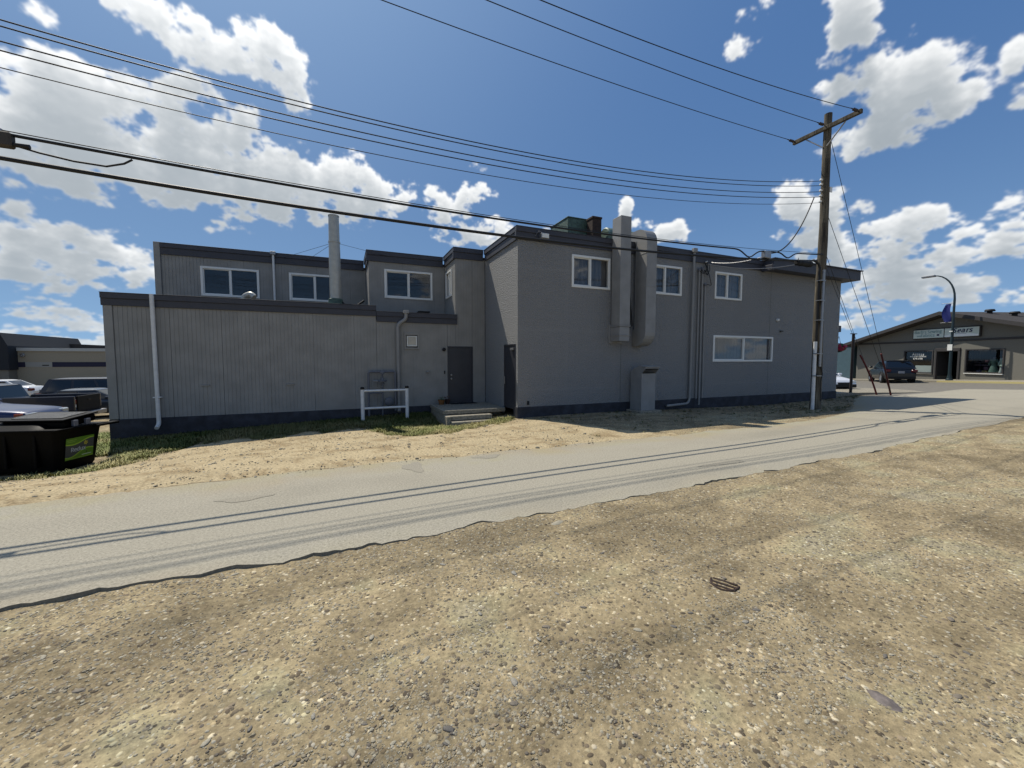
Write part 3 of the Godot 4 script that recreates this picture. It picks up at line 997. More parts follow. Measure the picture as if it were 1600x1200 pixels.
func make_building() -> void:
	var B := thing("grey_building", V(8.0, 0.0, 14.0), "grey two-storey flat-roofed building of stucco and grooved siding with charcoal fascia", "building")
	var R := Vector3.RIGHT
	var F := Vector3.BACK                                   # towards the alley
	var W := Vector3.LEFT
	var dw := 14.3
	# --- siding on the low wing and the door wall
	siding(B, V(0, 0, dw), R, F, -5.72, 1.08, 0.12, 3.32, [])
	siding(B, V(0, 0, dw), R, F, 1.084, 3.54, 0.12, 3.15, [[2.03, 2.49, 2.2, 2.7]])
	siding(B, V(0, 0, dw), R, F, 3.542, 3.85, 2.285, 3.15, [])
	siding(B, V(0, 0, dw), R, F, 3.854, 4.498, 2.285, 5.5, [])
	siding(B, V(0, 0, dw), R, F, 4.5, 4.985, 0.12, 5.5, [])
	plain(B, "corner_board", M.siding, -5.92, -5.725, 0.155, 3.58, dw - 0.03, dw + 0.2, 0.008)
	plain(B, "corner_board", M.siding, -5.92, -5.74, 3.2, 5.88, 17.70, 17.95, 0.008)
	# --- upper storey
	siding(B, V(0, 0, 17.75), R, F, -5.735, 0.98, 3.2, 5.5, [[-4.63, -2.82, 4.11, 5.17], [-1.83, -0.02, 4.11, 5.17]])
	siding(B, V(0, 0, 15.9), R, F, 0.985, 3.85, 3.2, 5.5, [[1.53, 3.35, 4.14, 5.22]])
	siding(B, V(0.98, 0, 15.9), Vector3.FORWARD, W, 0.0, 1.85, 3.2, 5.5, [])
	siding(B, V(3.85, 0, 14.3), Vector3.FORWARD, W, 0.0, 1.6, 3.2, 5.5, [[0.48, 1.39, 4.19, 5.2]])
	window(B, V(-4.63, 4.11, 17.75), R, F, 1.81, 1.06, 0.5, "")
	window(B, V(-1.83, 4.11, 17.75), R, F, 1.81, 1.06, 0.5, "")
	window(B, V(1.53, 4.14, 15.9), R, F, 1.82, 1.08, 0.5, "")
	window(B, V(3.85, 4.19, 14.78), Vector3.FORWARD, W, 0.91, 1.01, 0.5, "")
	# --- stucco block
	var dS := 11.27
	var wins := [[6.91, 8.42, 4.16, 5.21], [10.13, 11.65, 4.16, 5.21], [13.36, 14.87, 4.17, 5.22], [13.36, 16.88, 1.72, 2.76]]
	for q in [[5.0, 8.925], [8.937, 16.64], [16.652, 21.55]]:
		put("stucco_panel", wall_sheet(V(0, 0, dS), R, F, q[0], q[1], 0.29, 5.6, wins), M.stucco, B)
	put("stucco_panel", wall_sheet(V(5.0, 0, dS), Vector3.FORWARD, W, 0.0, 3.03, 0.0, 5.6, [[0.15, 1.11, 0.0, 2.30]]), M.stucco, B)
	plain(B, "wall_backing", M.room, 8.9, 8.96, 0.3, 5.5, dS + 0.012, dS + 0.05)
	plain(B, "wall_backing", M.room, 16.6, 16.68, 0.3, 5.5, dS + 0.012, dS + 0.05)
	window(B, V(6.91, 4.16, dS), R, F, 1.51, 1.05, 0.48)
	window(B, V(10.13, 4.16, dS), R, F, 1.52, 1.05, 0.48)
	window(B, V(13.36, 4.17, dS), R, F, 1.51, 1.05, 0.47)
	window(B, V(13.36, 1.72, dS), R, F, 3.52, 1.04, 0.5)
	# --- closed shell: sides, back and roofs
	plain(B, "side_wall", M.siding, -5.9, -5.72, -0.6, 3.4, dw + 0.2, 17.9)
	plain(B, "side_wall", M.siding, -5.9, -5.72, -0.6, 5.7, 17.95, 27.0)
	plain(B, "side_wall", M.stucco, 21.35, 21.548, -0.4, 5.6, dS + 0.01, 27.0)
	plain(B, "back_wall", M.stucco, -5.7, 21.3, -0.6, 5.6, 26.8, 27.0)
	plain(B, "low_roof", M.roofing, -5.8, 3.84, 3.24, 3.34, dw + 0.02, 17.72)
	plain(B, "roof", M.roofing, -5.7, 0.98, 5.52, 5.6, 17.78, 26.7)
	plain(B, "roof", M.roofing, 0.99, 3.84, 5.525, 5.605, 15.93, 26.7)
	plain(B, "roof", M.roofing, 3.86, 5.0, 5.53, 5.61, 14.33, 26.7)
	plain(B, "roof", M.roofing, 5.02, 21.34, 5.535, 5.615, dS + 0.03, 26.7)
	# --- foundation
	plain(B, "foundation", M.base, -5.93, 4.98, -0.9, 0.15, dw - 0.025, dw + 0.3, 0.006)
	plain(B, "foundation", M.base, 4.985, 21.56, -0.6, 0.316, dS - 0.02, dS + 0.3, 0.006)
	# --- fascias
	fascia(B, V(0, 0, dw), R, F, -5.95, 1.09, 3.61, 0.34)
	fascia(B, V(0, 0, dw), R, F, 1.095, 3.9, 3.43, 0.34)
	fascia(B, V(0, 0, 17.75), R, F, -5.74, 0.90, 5.85, 0.38)
	fascia(B, V(0.98, 0, 15.9), Vector3.FORWARD, W, 0.055, 1.77, 5.85, 0.38)
	fascia(B, V(0, 0, 15.9), R, F, 0.90, 3.77, 5.85, 0.38)
	fascia(B, V(3.85, 0, 14.3), Vector3.FORWARD, W, 0.055, 1.52, 5.85, 0.38)
	fascia(B, V(0, 0, 14.3), R, F, 3.77, 4.91, 5.85, 0.38)
	fascia(B, V(5.0, 0, dS), Vector3.FORWARD, W, 0.055, 2.95, 5.84, 0.38)
	fascia(B, V(0, 0, dS), R, F, 4.92, 16.05, 5.84, 0.38)
	var cb := MB.new()                                      # boxed eave at the street end
	cb.prism(V(0, 5.45, 0), R, Vector3.FORWARD, Vector3.UP, [Vector2(16.06, 11.23), Vector2(16.06, 10.78), Vector2(22.1, 10.78), Vector2(22.1, 26.0), Vector2(21.56, 26.0), Vector2(21.56, 11.23)], 0.40)
	var eave := put("boxed_eave", cb, M.fascia, B)
	plain(eave, "eave_cap", M.fascia, 15.98, 22.16, 5.852, 5.885, 10.70, 26.05)
	plain(eave, "end_board", M.fascia, 15.90, 16.055, 5.40, 5.62, 10.74, 11.2, 0.01)
	# --- doors
	var db := MB.new()
	for q in [[3.54, 3.59, 0.12, 2.29], [4.45, 4.5, 0.12, 2.29], [3.59, 4.45, 2.24, 2.29]]: db.box(q[0], q[1], q[2], q[3], dw - 0.015, dw + 0.10, 0.004)
	var d1 := put("door", db, M.door, B)
	plain(d1, "leaf", M.door, 3.594, 4.446, 0.215, 2.236, dw + 0.012, dw + 0.06, 0.004)
	plain(d1, "threshold", M.metal, 3.59, 4.45, 0.195, 0.212, dw - 0.03, dw + 0.1)
	for y in [1.10, 1.24]:
		var kb := MB.new()
		kb.lathe(V(3.67, y, dw + 0.012), F, [[0.001, 0.055], [0.03, 0.05], [0.034, 0.035], [0.018, 0.02], [0.03, 0.004], [0.03, 0.0]], 12)
		put("handle" if y < 1.2 else "lock", kb, M.metal, d1)
	db = MB.new()
	for q in [[11.42, 11.47], [12.34, 12.385]]: db.box(4.985, 5.10, 0.2, 2.30, q[0], q[1], 0.004)
	db.box(4.985, 5.10, 2.255, 2.30, 11.47, 12.34, 0.004)
	var d2 := put("door", db, M.door, B)
	plain(d2, "leaf", M.door, 5.012, 5.06, 0.21, 2.25, 11.473, 12.337, 0.004)
	plain(d2, "closer", M.metal, 4.95, 5.01, 2.10, 2.17, 11.55, 11.78, 0.005)
	pipe(d2, "handle", M.metal, [V(4.96, 1.0, 12.25), V(4.96, 1.25, 12.25)], 0.012)
	# --- small fittings on the siding
	var vb := MB.new()
	for q in [[2.0, 2.06, 2.16, 2.74], [2.46, 2.52, 2.16, 2.74], [2.06, 2.46, 2.16, 2.23], [2.06, 2.46, 2.66, 2.74]]: vb.box(q[0], q[1], q[2], q[3], dw - 0.03, dw + 0.03, 0.004)
	var vent := put("wall_vent", vb, M.siding, B)
	var lb := MB.new()
	for q in [[2.09, 2.12, 2.27, 2.63], [2.41, 2.44, 2.27, 2.63], [2.12, 2.41, 2.60, 2.63], [2.12, 2.41, 2.27, 2.30]]: lb.box(q[0], q[1], q[2], q[3], dw - 0.045, dw + 0.02, 0.003)
	put("louvre_frame", lb, M.trim, vent)
	for k in 7:
		var sl := MB.new()
		sl.fbox(V(2.12, 2.32 + k * 0.042, dw - 0.02), R, Vector3(0, 0.75, 0.66), Vector3(0, -0.66, 0.75), Vector3(0, -0.02, -0.003), Vector3(0.29, 0.02, 0.003))
		put("slat", sl, M.trim, vent)
	plain(vent, "duct_back", M.metal, 2.04, 2.48, 2.2, 2.69, dw + 0.5, dw + 0.51)
	var lamp := MB.new()
	lamp.lathe(V(3.40, 2.17, dw), F, [[0.0, 0.09], [0.05, 0.085], [0.065, 0.06], [0.065, 0.03], [0.05, 0.0]], 14)
	put("door_lamp", lamp, M.dark, B)
	plain(B, "door_bell", M.dark, 3.40, 3.44, 1.28, 1.40, dw - 0.03, dw, 0.004)
	for q in [[-3.85, -3.62, 1.03, 1.06], [-1.66, -1.42, 1.01, 1.04]]: plain(B, "vent_flap", M.siding, q[0], q[1], q[2], q[3], dw - 0.05, dw, 0.004)
	var tap := MB.new()
	tap.lathe(V(2.80, 1.36, dw), F, [[0.0, 0.10], [0.03, 0.09], [0.045, 0.05], [0.03, 0.02], [0.03, 0.0]], 10)
	put("hose_tap", tap, M.metal, B)
	plain(B, "junction_box", M.dark, 5.32, 5.39, 0.38, 0.50, dS - 0.03, dS, 0.004)
	plain(B, "wall_bracket", M.dark, 17.30, 17.45, 3.0, 3.04, dS - 0.07, dS, 0.003)
	var cam := MB.new()
	cam.lathe(V(17.1, 3.49, dS), F, [[0.0, 0.10], [0.045, 0.09], [0.06, 0.05], [0.06, 0.0]], 12)
	put("dome_light", cam, M.trim, B)
	# --- downspouts and conduits
	var dsb := pipe(B, "downspout", M.white_pipe, bend([V(-4.84, 3.62, dw - 0.10), V(-4.84, -0.02, dw - 0.07), V(-4.84, -0.12, dw - 0.24)], 0.08), 0.052)
	plain(dsb, "strap", M.white_pipe, -4.93, -4.75, 0.72, 0.75, dw - 0.13, dw, 0.003)
	var ds2 := pipe(B, "downspout", M.duct, bend([V(2.06, 3.46, dw - 0.12), V(2.06, 3.20, dw - 0.12), V(1.78, 3.02, dw - 0.09), V(1.78, 0.06, dw - 0.07), V(1.78, 0.0, dw - 0.12)], 0.14), 0.062, 12)
	plain(ds2, "outlet_box", M.duct, 1.97, 2.15, 3.40, 3.50, dw - 0.2, dw - 0.08, 0.006)
	var ds3 := pipe(B, "downspout", M.white_pipe, bend([V(-2.32, 5.80, 17.62), V(-2.32, 3.75, 17.66), V(-2.32, 3.55, 17.55)], 0.08), 0.04)
	plain(ds3, "outlet_box", M.metal, -2.41, -2.23, 5.76, 5.88, 17.52, 17.68, 0.005)
	var ds4 := pipe(B, "downspout", M.duct, bend([V(12.12, 5.86, dS - 0.12), V(12.12, 0.14, dS - 0.07), V(10.95, 0.10, dS - 0.12)], 0.22), 0.046)
	plain(ds4, "outlet_box", M.duct, 12.03, 12.21, 5.78, 5.92, dS - 0.2, dS - 0.08, 0.005)
	for q in [[12.47, 5.15, 0.30, 0.028], [12.64, 5.2, 0.06, 0.034], [12.80, 4.62, 0.32, 0.028]]:
		var cd := pipe(B, "conduit", M.duct, [V(q[0], q[1], dS - 0.05), V(q[0], q[2], dS - 0.05)], q[3])
		var wh := MB.new()
		wh.lathe(V(q[0], q[1], dS - 0.05), Vector3.UP, [[0.03, -0.03], [0.055, 0.0], [0.06, 0.05], [0.03, 0.09], [0.0, 0.095]], 10)
		put("weather_head", wh, M.pipe_grey, cd)
	# --- service wires where they meet the wall
	rng.seed = 31
	for k in 5:
		var p := []
		var a0 := V(12.75 + 0.1 * (k % 3), 5.42 + 0.05 * (k % 2), dS - 0.07)
		var a1 := V([12.47, 12.64, 12.64, 12.80, 12.47][k], [5.2, 5.26, 5.24, 4.68, 5.18][k], dS - 0.06)
		var dip := V(rng.randf_range(12.75, 13.2), rng.randf_range(4.65, 5.0), dS - rng.randf_range(0.1, 0.25))
		if k == 3: dip = V(13.32, 4.45, dS - 0.12)
		for j in 13:
			var t := j / 12.0
			p.append(a0.lerp(dip, t).lerp(dip.lerp(a1, t), t) + Vector3(sin(t * 7.0 + k) * 0.04, sin(t * 9.0 + k * 2.0) * 0.05, 0) * sin(PI * t))
		pipe(B, "service_cable", M.wire, p, 0.012, 6)
	var ins := MB.new()
	ins.lathe(V(12.78, 5.5, dS - 0.05), F, [[0.0, 0.10], [0.025, 0.09], [0.02, 0.05], [0.03, 0.03], [0.02, 0.0]], 10)
	put("insulator", ins, M.trim, B)
	# --- ducts on the stucco wall
	var b := MB.new()
	b.box(8.46, 8.88, 2.95, 6.5, 10.76, 11.22, 0.008)
	var k1 := put("square_duct", b, M.duct, B)
	plain(k1, "flange", M.duct, 8.44, 8.90, 2.90, 2.945, 10.74, 11.24, 0.004)
	plain(k1, "lower_section", M.duct, 8.465, 8.875, 2.42, 2.895, 10.765, 11.26, 0.008)
	plain(k1, "flange", M.duct, 8.44, 8.90, 2.60, 2.63, 10.74, 11.24, 0.004)
	plain(k1, "wall_plate", M.duct, 8.38, 8.96, 2.36, 3.0, 11.235, 11.262)
	var prof := []
	for j in 7:
		var a := PI * 0.5 * j / 6.0
		prof.append(Vector2(11.05 - sin(a) * 0.45, 5.77 + cos(a) * 0.45))
	for j in 7:
		var a := PI * 0.5 * j / 6.0
		prof.append(Vector2(11.05 - cos(a) * 0.45, 2.72 - sin(a) * 0.45))
	prof.append_array([Vector2(11.262, 2.27), Vector2(11.262, 2.80), Vector2(11.12, 2.9), Vector2(11.12, 5.60), Vector2(11.2, 5.87), Vector2(12.9, 5.87), Vector2(12.9, 6.22)])
	b = MB.new()
	b.prism(V(9.40, 0, 0), Vector3.FORWARD, Vector3.UP, R, prof, 0.43)
	var k2 := put("curved_duct", b, M.duct, B)
	for y in [3.15, 4.25, 5.35]: plain(k2, "flange", M.duct, 9.392, 9.838, y, y + 0.022, 10.592, 11.13, 0.003)
	pipe(k2, "edge_bead", M.duct, [V(9.398, 5.85, 11.13), V(9.398, 2.8, 11.13)], 0.012, 6)
	for k in 2:
		var p := []
		for j in 15:
			var t := j / 14.0
			p.append(V(9.0 + 0.35 * t * t * (1.0 if k == 0 else 0.8), 5.75 - 2.75 * t, 11.2 - 0.12 * sin(PI * t) - 0.02 * k))
		p.append(V(9.0, 2.75, 11.2))
		pipe(B, "duct_cable", M.wire, p, 0.013, 6)
	# --- floodlight on the fascia
	var fl := plain(B, "floodlight", M.metal, 5.66, 5.93, 5.50, 5.66, 10.98, 11.14, 0.012)
	plain(fl, "lens", M.trim, 5.68, 5.91, 5.52, 5.64, 10.965, 10.978)
	pipe(fl, "arm", M.pipe_grey, bend([V(5.8, 5.66, 11.06), V(5.62, 5.74, 11.1), V(5.55, 5.60, 11.2)], 0.05), 0.012, 6)
	# --- sign and flue
	plain(B, "projecting_sign", M.fascia, 21.56, 22.0, 3.12, 3.42, 11.4, 11.6, 0.01)
	var fb := MB.new()
	fb.lathe(V(-0.16, 0, 15.0), Vector3.UP, [[0.185, 3.62], [0.185, 4.9], [0.19, 4.9], [0.19, 4.93], [0.185, 4.93], [0.175, 5.75], [0.19, 5.75], [0.19, 5.79], [0.172, 5.80], [0.165, 6.62], [0.175, 6.62], [0.175, 6.66], [0.15, 6.66], [0.15, 6.3]], 24)
	var flue := put("flue", fb, M.galv, B)
	fb = MB.new()
	fb.lathe(V(-0.16, 0, 15.0), Vector3.UP, [[0.34, 3.35], [0.33, 3.68], [0.24, 3.70], [0.23, 3.86], [0.19, 3.88]], 20)
	put("flue_collar", fb, M.green_unit, flue)
	for q in [[-2.2, 5.7, 18.0], [-1.4, 5.65, 18.2], [2.6, 5.65, 16.3]]:
		pipe(flue, "guy_wire", M.wire_bare, [V(-0.16, 5.77, 15.0), V(q[0], q[1], q[2])], 0.006, 5)

# ---------------------------------------------------------------- things against the building
func on_building() -> void:
	# concrete steps and landing
	var S := thing("concrete_steps", V(3.6, -0.25, 12.6), "pale concrete landing with three worn steps at the grey doors", "steps")
	plain(S, "landing", M.concrete, 2.87, 4.975, 0.07, 0.20, 12.22, 14.26, 0.015)
	plain(S, "landing_wall", M.concrete, 2.90, 3.05, -0.45, 0.065, 12.27, 14.26, 0.01)
	plain(S, "landing_wall", M.concrete, 3.06, 4.96, -0.45, 0.065, 12.6, 12.75, 0.01)
	plain(S, "stringer", M.concrete, 2.875, 2.99, -0.45, 0.06, 11.78, 12.25, 0.012)
	plain(S, "step", M.concrete, 2.995, 4.40, -0.09, 0.05, 11.93, 12.4, 0.014)
	plain(S, "step", M.concrete, 2.995, 4.43, -0.28, -0.10, 11.66, 12.2, 0.014)
	# door mat and pots
	var mt := thing("door_mat", V(4.0, 0.20, 14.0), "thin dark door mat lying before the charcoal door", "mat")
	plain(mt, "mat", M.black_rubber, 3.55, 4.52, 0.201, 0.216, 13.86, 14.22, 0.004)
	plain(mt, "edge_strip", M.dark, 3.55, 4.52, 0.201, 0.220, 13.84, 13.858)
	var leaf := mat(Color(0.30, 0.40, 0.20), 0.7)
	var dry := mat(Color(0.42, 0.30, 0.20), 0.8)
	for q in [[3.22, 13.98, "wicker", "small wicker-brown pot with green leaves at the landing edge"], [3.47, 14.1, "dark", "dark little pot with withered plants beside the charcoal door"]]:
		var p := thing("flower_pot", V(q[0], 0.20, q[1]), q[3], "plant pot")
		var pb := MB.new()
		var w: float = 1.0 if q[2] == "wicker" else 0.8
		pb.lathe(Vector3.ZERO, Vector3.UP, [[0.0, 0.0], [0.085 * w, 0.0], [0.12 * w, 0.15], [0.13 * w, 0.15], [0.13 * w, 0.17], [0.11 * w, 0.17], [0.10 * w, 0.13], [0.0, 0.13]], 16)
		put("pot", pb, mat(Color(0.45, 0.30, 0.15), 0.85) if q[2] == "wicker" else mat(Color(0.22, 0.14, 0.12), 0.8), p, false)
		var lb := MB.new()
		rng.seed = 5 + int(q[0] * 100.0)
		for k in 46:
			var a := rng.randf() * TAU
			var r0 := rng.randf_range(0.02, 0.13) * w
			var c := Vector3(cos(a) * r0, rng.randf_range(0.14, 0.26), sin(a) * r0)
			var t := Vector3(cos(a), rng.randf_range(-0.3, 0.9), sin(a)).normalized() * rng.randf_range(0.04, 0.08)
			var s := t.cross(Vector3.UP).normalized() * rng.randf_range(0.012, 0.025)
			lb.quad(c, c + t * 0.5 + s, c + t, c + t * 0.5 - s)
		put("foliage", lb, leaf if q[2] == "wicker" else dry, p, false)
	# pipe guard in front of the meter
	var gd := thing("pipe_guard", V(1.25, -0.25, 13.5), "white pipe guard rail with black post caps before the gas meter", "guard rail")
	for x in [0.56, 1.95]:
		pipe(gd, "post", M.white_pipe, [V(x, -0.5, 13.5), V(x, 0.88, 13.5)], 0.058, 14)
		var cp := MB.new()
		cp.lathe(V(x, 0.88, 13.5), Vector3.UP, [[0.064, -0.03], [0.064, 0.02], [0.05, 0.05], [0.0, 0.055]], 14)
		put("post_cap", cp, M.dark, gd)
	for y in [0.80, 0.235]: pipe(gd, "rail", M.white_pipe, [V(0.6, y, 13.5), V(1.91, y, 13.5)], 0.036, 12)
	# gas meter set
	var gm := thing("gas_meter", V(1.2, 0.1, 14.15), "grey gas meter and regulator with pipework on the siding wall", "gas meter")
	pipe(gm, "inlet_pipe", M.pipe_grey, bend([V(0.79, -0.3, 14.16), V(0.79, 1.39, 14.16), V(1.66, 1.39, 14.16), V(1.66, 0.05, 14.16)], 0.08), 0.038)
	pipe(gm, "riser", M.pipe_grey, [V(1.23, 1.39, 14.14), V(1.23, 0.67, 14.14)], 0.03)
	pipe(gm, "cross_pipe", M.pipe_grey, bend([V(0.79, 0.67, 14.14), V(1.23, 0.67, 14.14), V(1.23, -0.3, 14.14)], 0.06), 0.026)
	var rb := MB.new()
	rb.lathe(V(1.23, 1.08, 14.08), Vector3.UP, [[0.0, 0.09], [0.05, 0.085], [0.06, 0.03], [0.15, 0.02], [0.15, -0.02], [0.06, -0.03], [0.05, -0.1], [0.0, -0.11]], 18)
	put("regulator", rb, M.pipe_grey, gm)
	rb = MB.new()
	rb.lathe(V(0.93, 1.08, 14.08), Vector3.RIGHT, [[0.0, 0.0], [0.03, 0.0], [0.03, 0.05], [0.02, 0.07], [0.028, 0.2], [0.028, 0.3]], 12)
	put("valve", rb, M.metal, gm)
	rb = MB.new()
	rb.lathe(V(1.45, 0.36, 14.2), Vector3.BACK, [[0.15, 0.0], [0.15, 0.10], [0.10, 0.13], [0.06, 0.135], [0.055, 0.17], [0.0, 0.17]], 18)
	put("meter_body", rb, M.pipe_grey, gm)
	rb = MB.new()
	rb.lathe(V(1.23, 1.36, 14.08), Vector3.BACK, [[0.07, -0.05], [0.07, 0.03], [0.03, 0.05], [0.0, 0.05]], 14)
	put("relief_vent", rb, M.pipe_grey, gm)
	# intake hood
	var ih := thing("air_intake_hood", V(9.65, 0.0, 10.9), "grey metal air intake box with slanted dark mouth on a concrete pad", "intake hood")
	plain(ih, "pad", M.concrete, 9.18, 10.12, -0.12, 0.06, 10.5, 11.24, 0.015)
	var prof := [Vector2(10.65, 0.062), Vector2(10.65, 1.33), Vector2(10.47, 1.50), Vector2(10.47, 1.55), Vector2(10.72, 1.60), Vector2(11.0, 1.52), Vector2(11.22, 1.38), Vector2(11.22, 0.062)]
	var b := MB.new()                                       # sheet-metal case, open at the slanted mouth
	for x in [9.33, 9.92]: b.prism(V(x, 0, 0), Vector3.FORWARD, Vector3.UP, Vector3.RIGHT, prof, 0.01)
	for k in prof.size():
		if k == 1 or k == 7: continue
		var p: Vector2 = prof[k]
		var q: Vector2 = prof[(k + 1) % prof.size()]
		b.quad(V(9.34, p.y, p.x), V(9.92, p.y, p.x), V(9.92, q.y, q.x), V(9.34, q.y, q.x))
	put("housing", b, M.duct, ih)
	for k in 2:
		b = MB.new()
		var t := 0.33 + 0.33 * k
		b.fbox(V(9.341, lerpf(1.33, 1.50, t), lerpf(10.66, 10.48, t)), Vector3.RIGHT, Vector3.UP, Vector3.FORWARD, Vector3(0, -0.004, 0), Vector3(0.578, 0.004, 0.05))
		put("louvre", b, M.duct, ih)
	plain(ih, "cover_lip", M.duct, 9.31, 9.95, 1.552, 1.572, 10.43, 10.70, 0.004)
	# roof equipment
	var u := thing("rooftop_unit", V(8.6, 5.62, 14.3), "faded green sheet-metal unit on the stucco roof", "roof unit")
	plain(u, "cabinet", M.green_unit, 8.16, 9.15, 5.63, 7.3, 13.6, 15.0, 0.015)
	plain(u, "top_panel", M.green_unit, 8.14, 9.17, 7.303, 7.34, 13.58, 15.02, 0.006)
	for k in 3: plain(u, "louvre", M.green_unit, 8.30, 8.85, 6.3 + k * 0.2, 6.34 + k * 0.2, 13.54, 13.599)
	u = thing("roof_vent_box", V(9.2, 5.62, 13.3), "rust-brown vent box standing before the green roof unit", "roof vent")
	plain(u, "shaft", M.rust, 8.95, 9.36, 5.63, 7.22, 13.1, 13.5, 0.01)
	plain(u, "hood", M.rust, 8.93, 9.38, 7.223, 7.3, 13.08, 13.52, 0.008)
	u = thing("roof_fan", V(9.9, 5.62, 13.0), "pale green round fan housing lying behind the square duct", "roof fan")
	var fb := MB.new()
	fb.lathe(V(9.55, 6.62, 13.2), Vector3.RIGHT, [[0.0, 0.0], [0.30, 0.0], [0.34, 0.04], [0.34, 1.3], [0.30, 1.34], [0.0, 1.34]], 24)
	put("housing", fb, grain(mat(Color(0.50, 0.60, 0.54), 0.5), ntex("blotch", 9, 0.012, 6, 0.55, 1.0, 512, 0.6), 1.1), u)
	plain(u, "curb", mat(Color(0.62, 0.58, 0.38), 0.8), 9.6, 10.9, 5.63, 6.28, 12.95, 13.5, 0.01)
	for q in [[-2.72, 14.75, "goose", "short galvanised vent bent over on the low roof edge"], [0.33, 14.9, "fork", "twin-armed metal roof bracket beside the flue"], [2.74, 14.6, "cap", "low black vent cap on the lower step of the low roof"]]:
		u = thing("roof_fitting", V(q[0], 3.34, q[1]), q[3], "roof fitting")
		if q[2] == "goose":
			var p := MB.new()
			p.tube(bend([V(-0.05, 0.0, 0.0), V(-0.05, 0.42, 0.0), V(0.15, 0.50, -0.05), V(0.24, 0.40, -0.1)], 0.12), 0.09, 12)
			put("pipe", p, M.galv, u, false)
			p = MB.new()
			p.lathe(Vector3(-0.05, 0, 0), Vector3.UP, [[0.2, 0.0], [0.18, 0.05], [0.1, 0.08]], 14)
			put("flashing", p, M.metal, u, false)
		elif q[2] == "fork":
			for s in [-1.0, 1.0]:
				var p := MB.new()
				p.tube([V(s * 0.22, 0.0, 0.0), V(s * 0.22, 0.36, 0.0)], 0.022, 8)
				put("upright", p, M.metal, u, false)
				p = MB.new()
				p.tube([V(s * 0.22, 0.36, 0.0), V(s * 0.42, 0.52, 0.0)], 0.035, 8)
				put("arm", p, M.dark, u, false)
			var q2 := MB.new()
			q2.box(-0.32, 0.32, 0.0, 0.05, -0.1, 0.1, 0.01)
			put("foot", q2, M.dark, u, false)
		else:
			var p := MB.new()
			p.box(-0.17, 0.17, 0.0, 0.14, -0.15, 0.15, 0.01)
			put("neck", p, M.dark, u, false)
			p = MB.new()
			p.box(-0.21, 0.21, 0.142, 0.2, -0.19, 0.19, 0.015)
			put("cap", p, M.dark, u, false)

# ---------------------------------------------------------------- pole and wires
func wd(x: float, d_at_pole := 9.0) -> float:               # the lines run slightly towards the yard on the left
	return d_at_pole - 0.05 * (16.0 - x)

func line(called: String, label: String, group: String, r: float, m: Material, fn: Callable, x0: float, x1: float, step := 0.5) -> MeshInstance3D:
	var p := []
	var x := x0
	while x < x1:
		p.append(fn.call(x))
		x += step
	p.append(fn.call(x1))
	var b := MB.new()
	b.tube(p, r, 6)
	var o := put(called, b, m)
	tag(o, label, "wire", group)
	return o

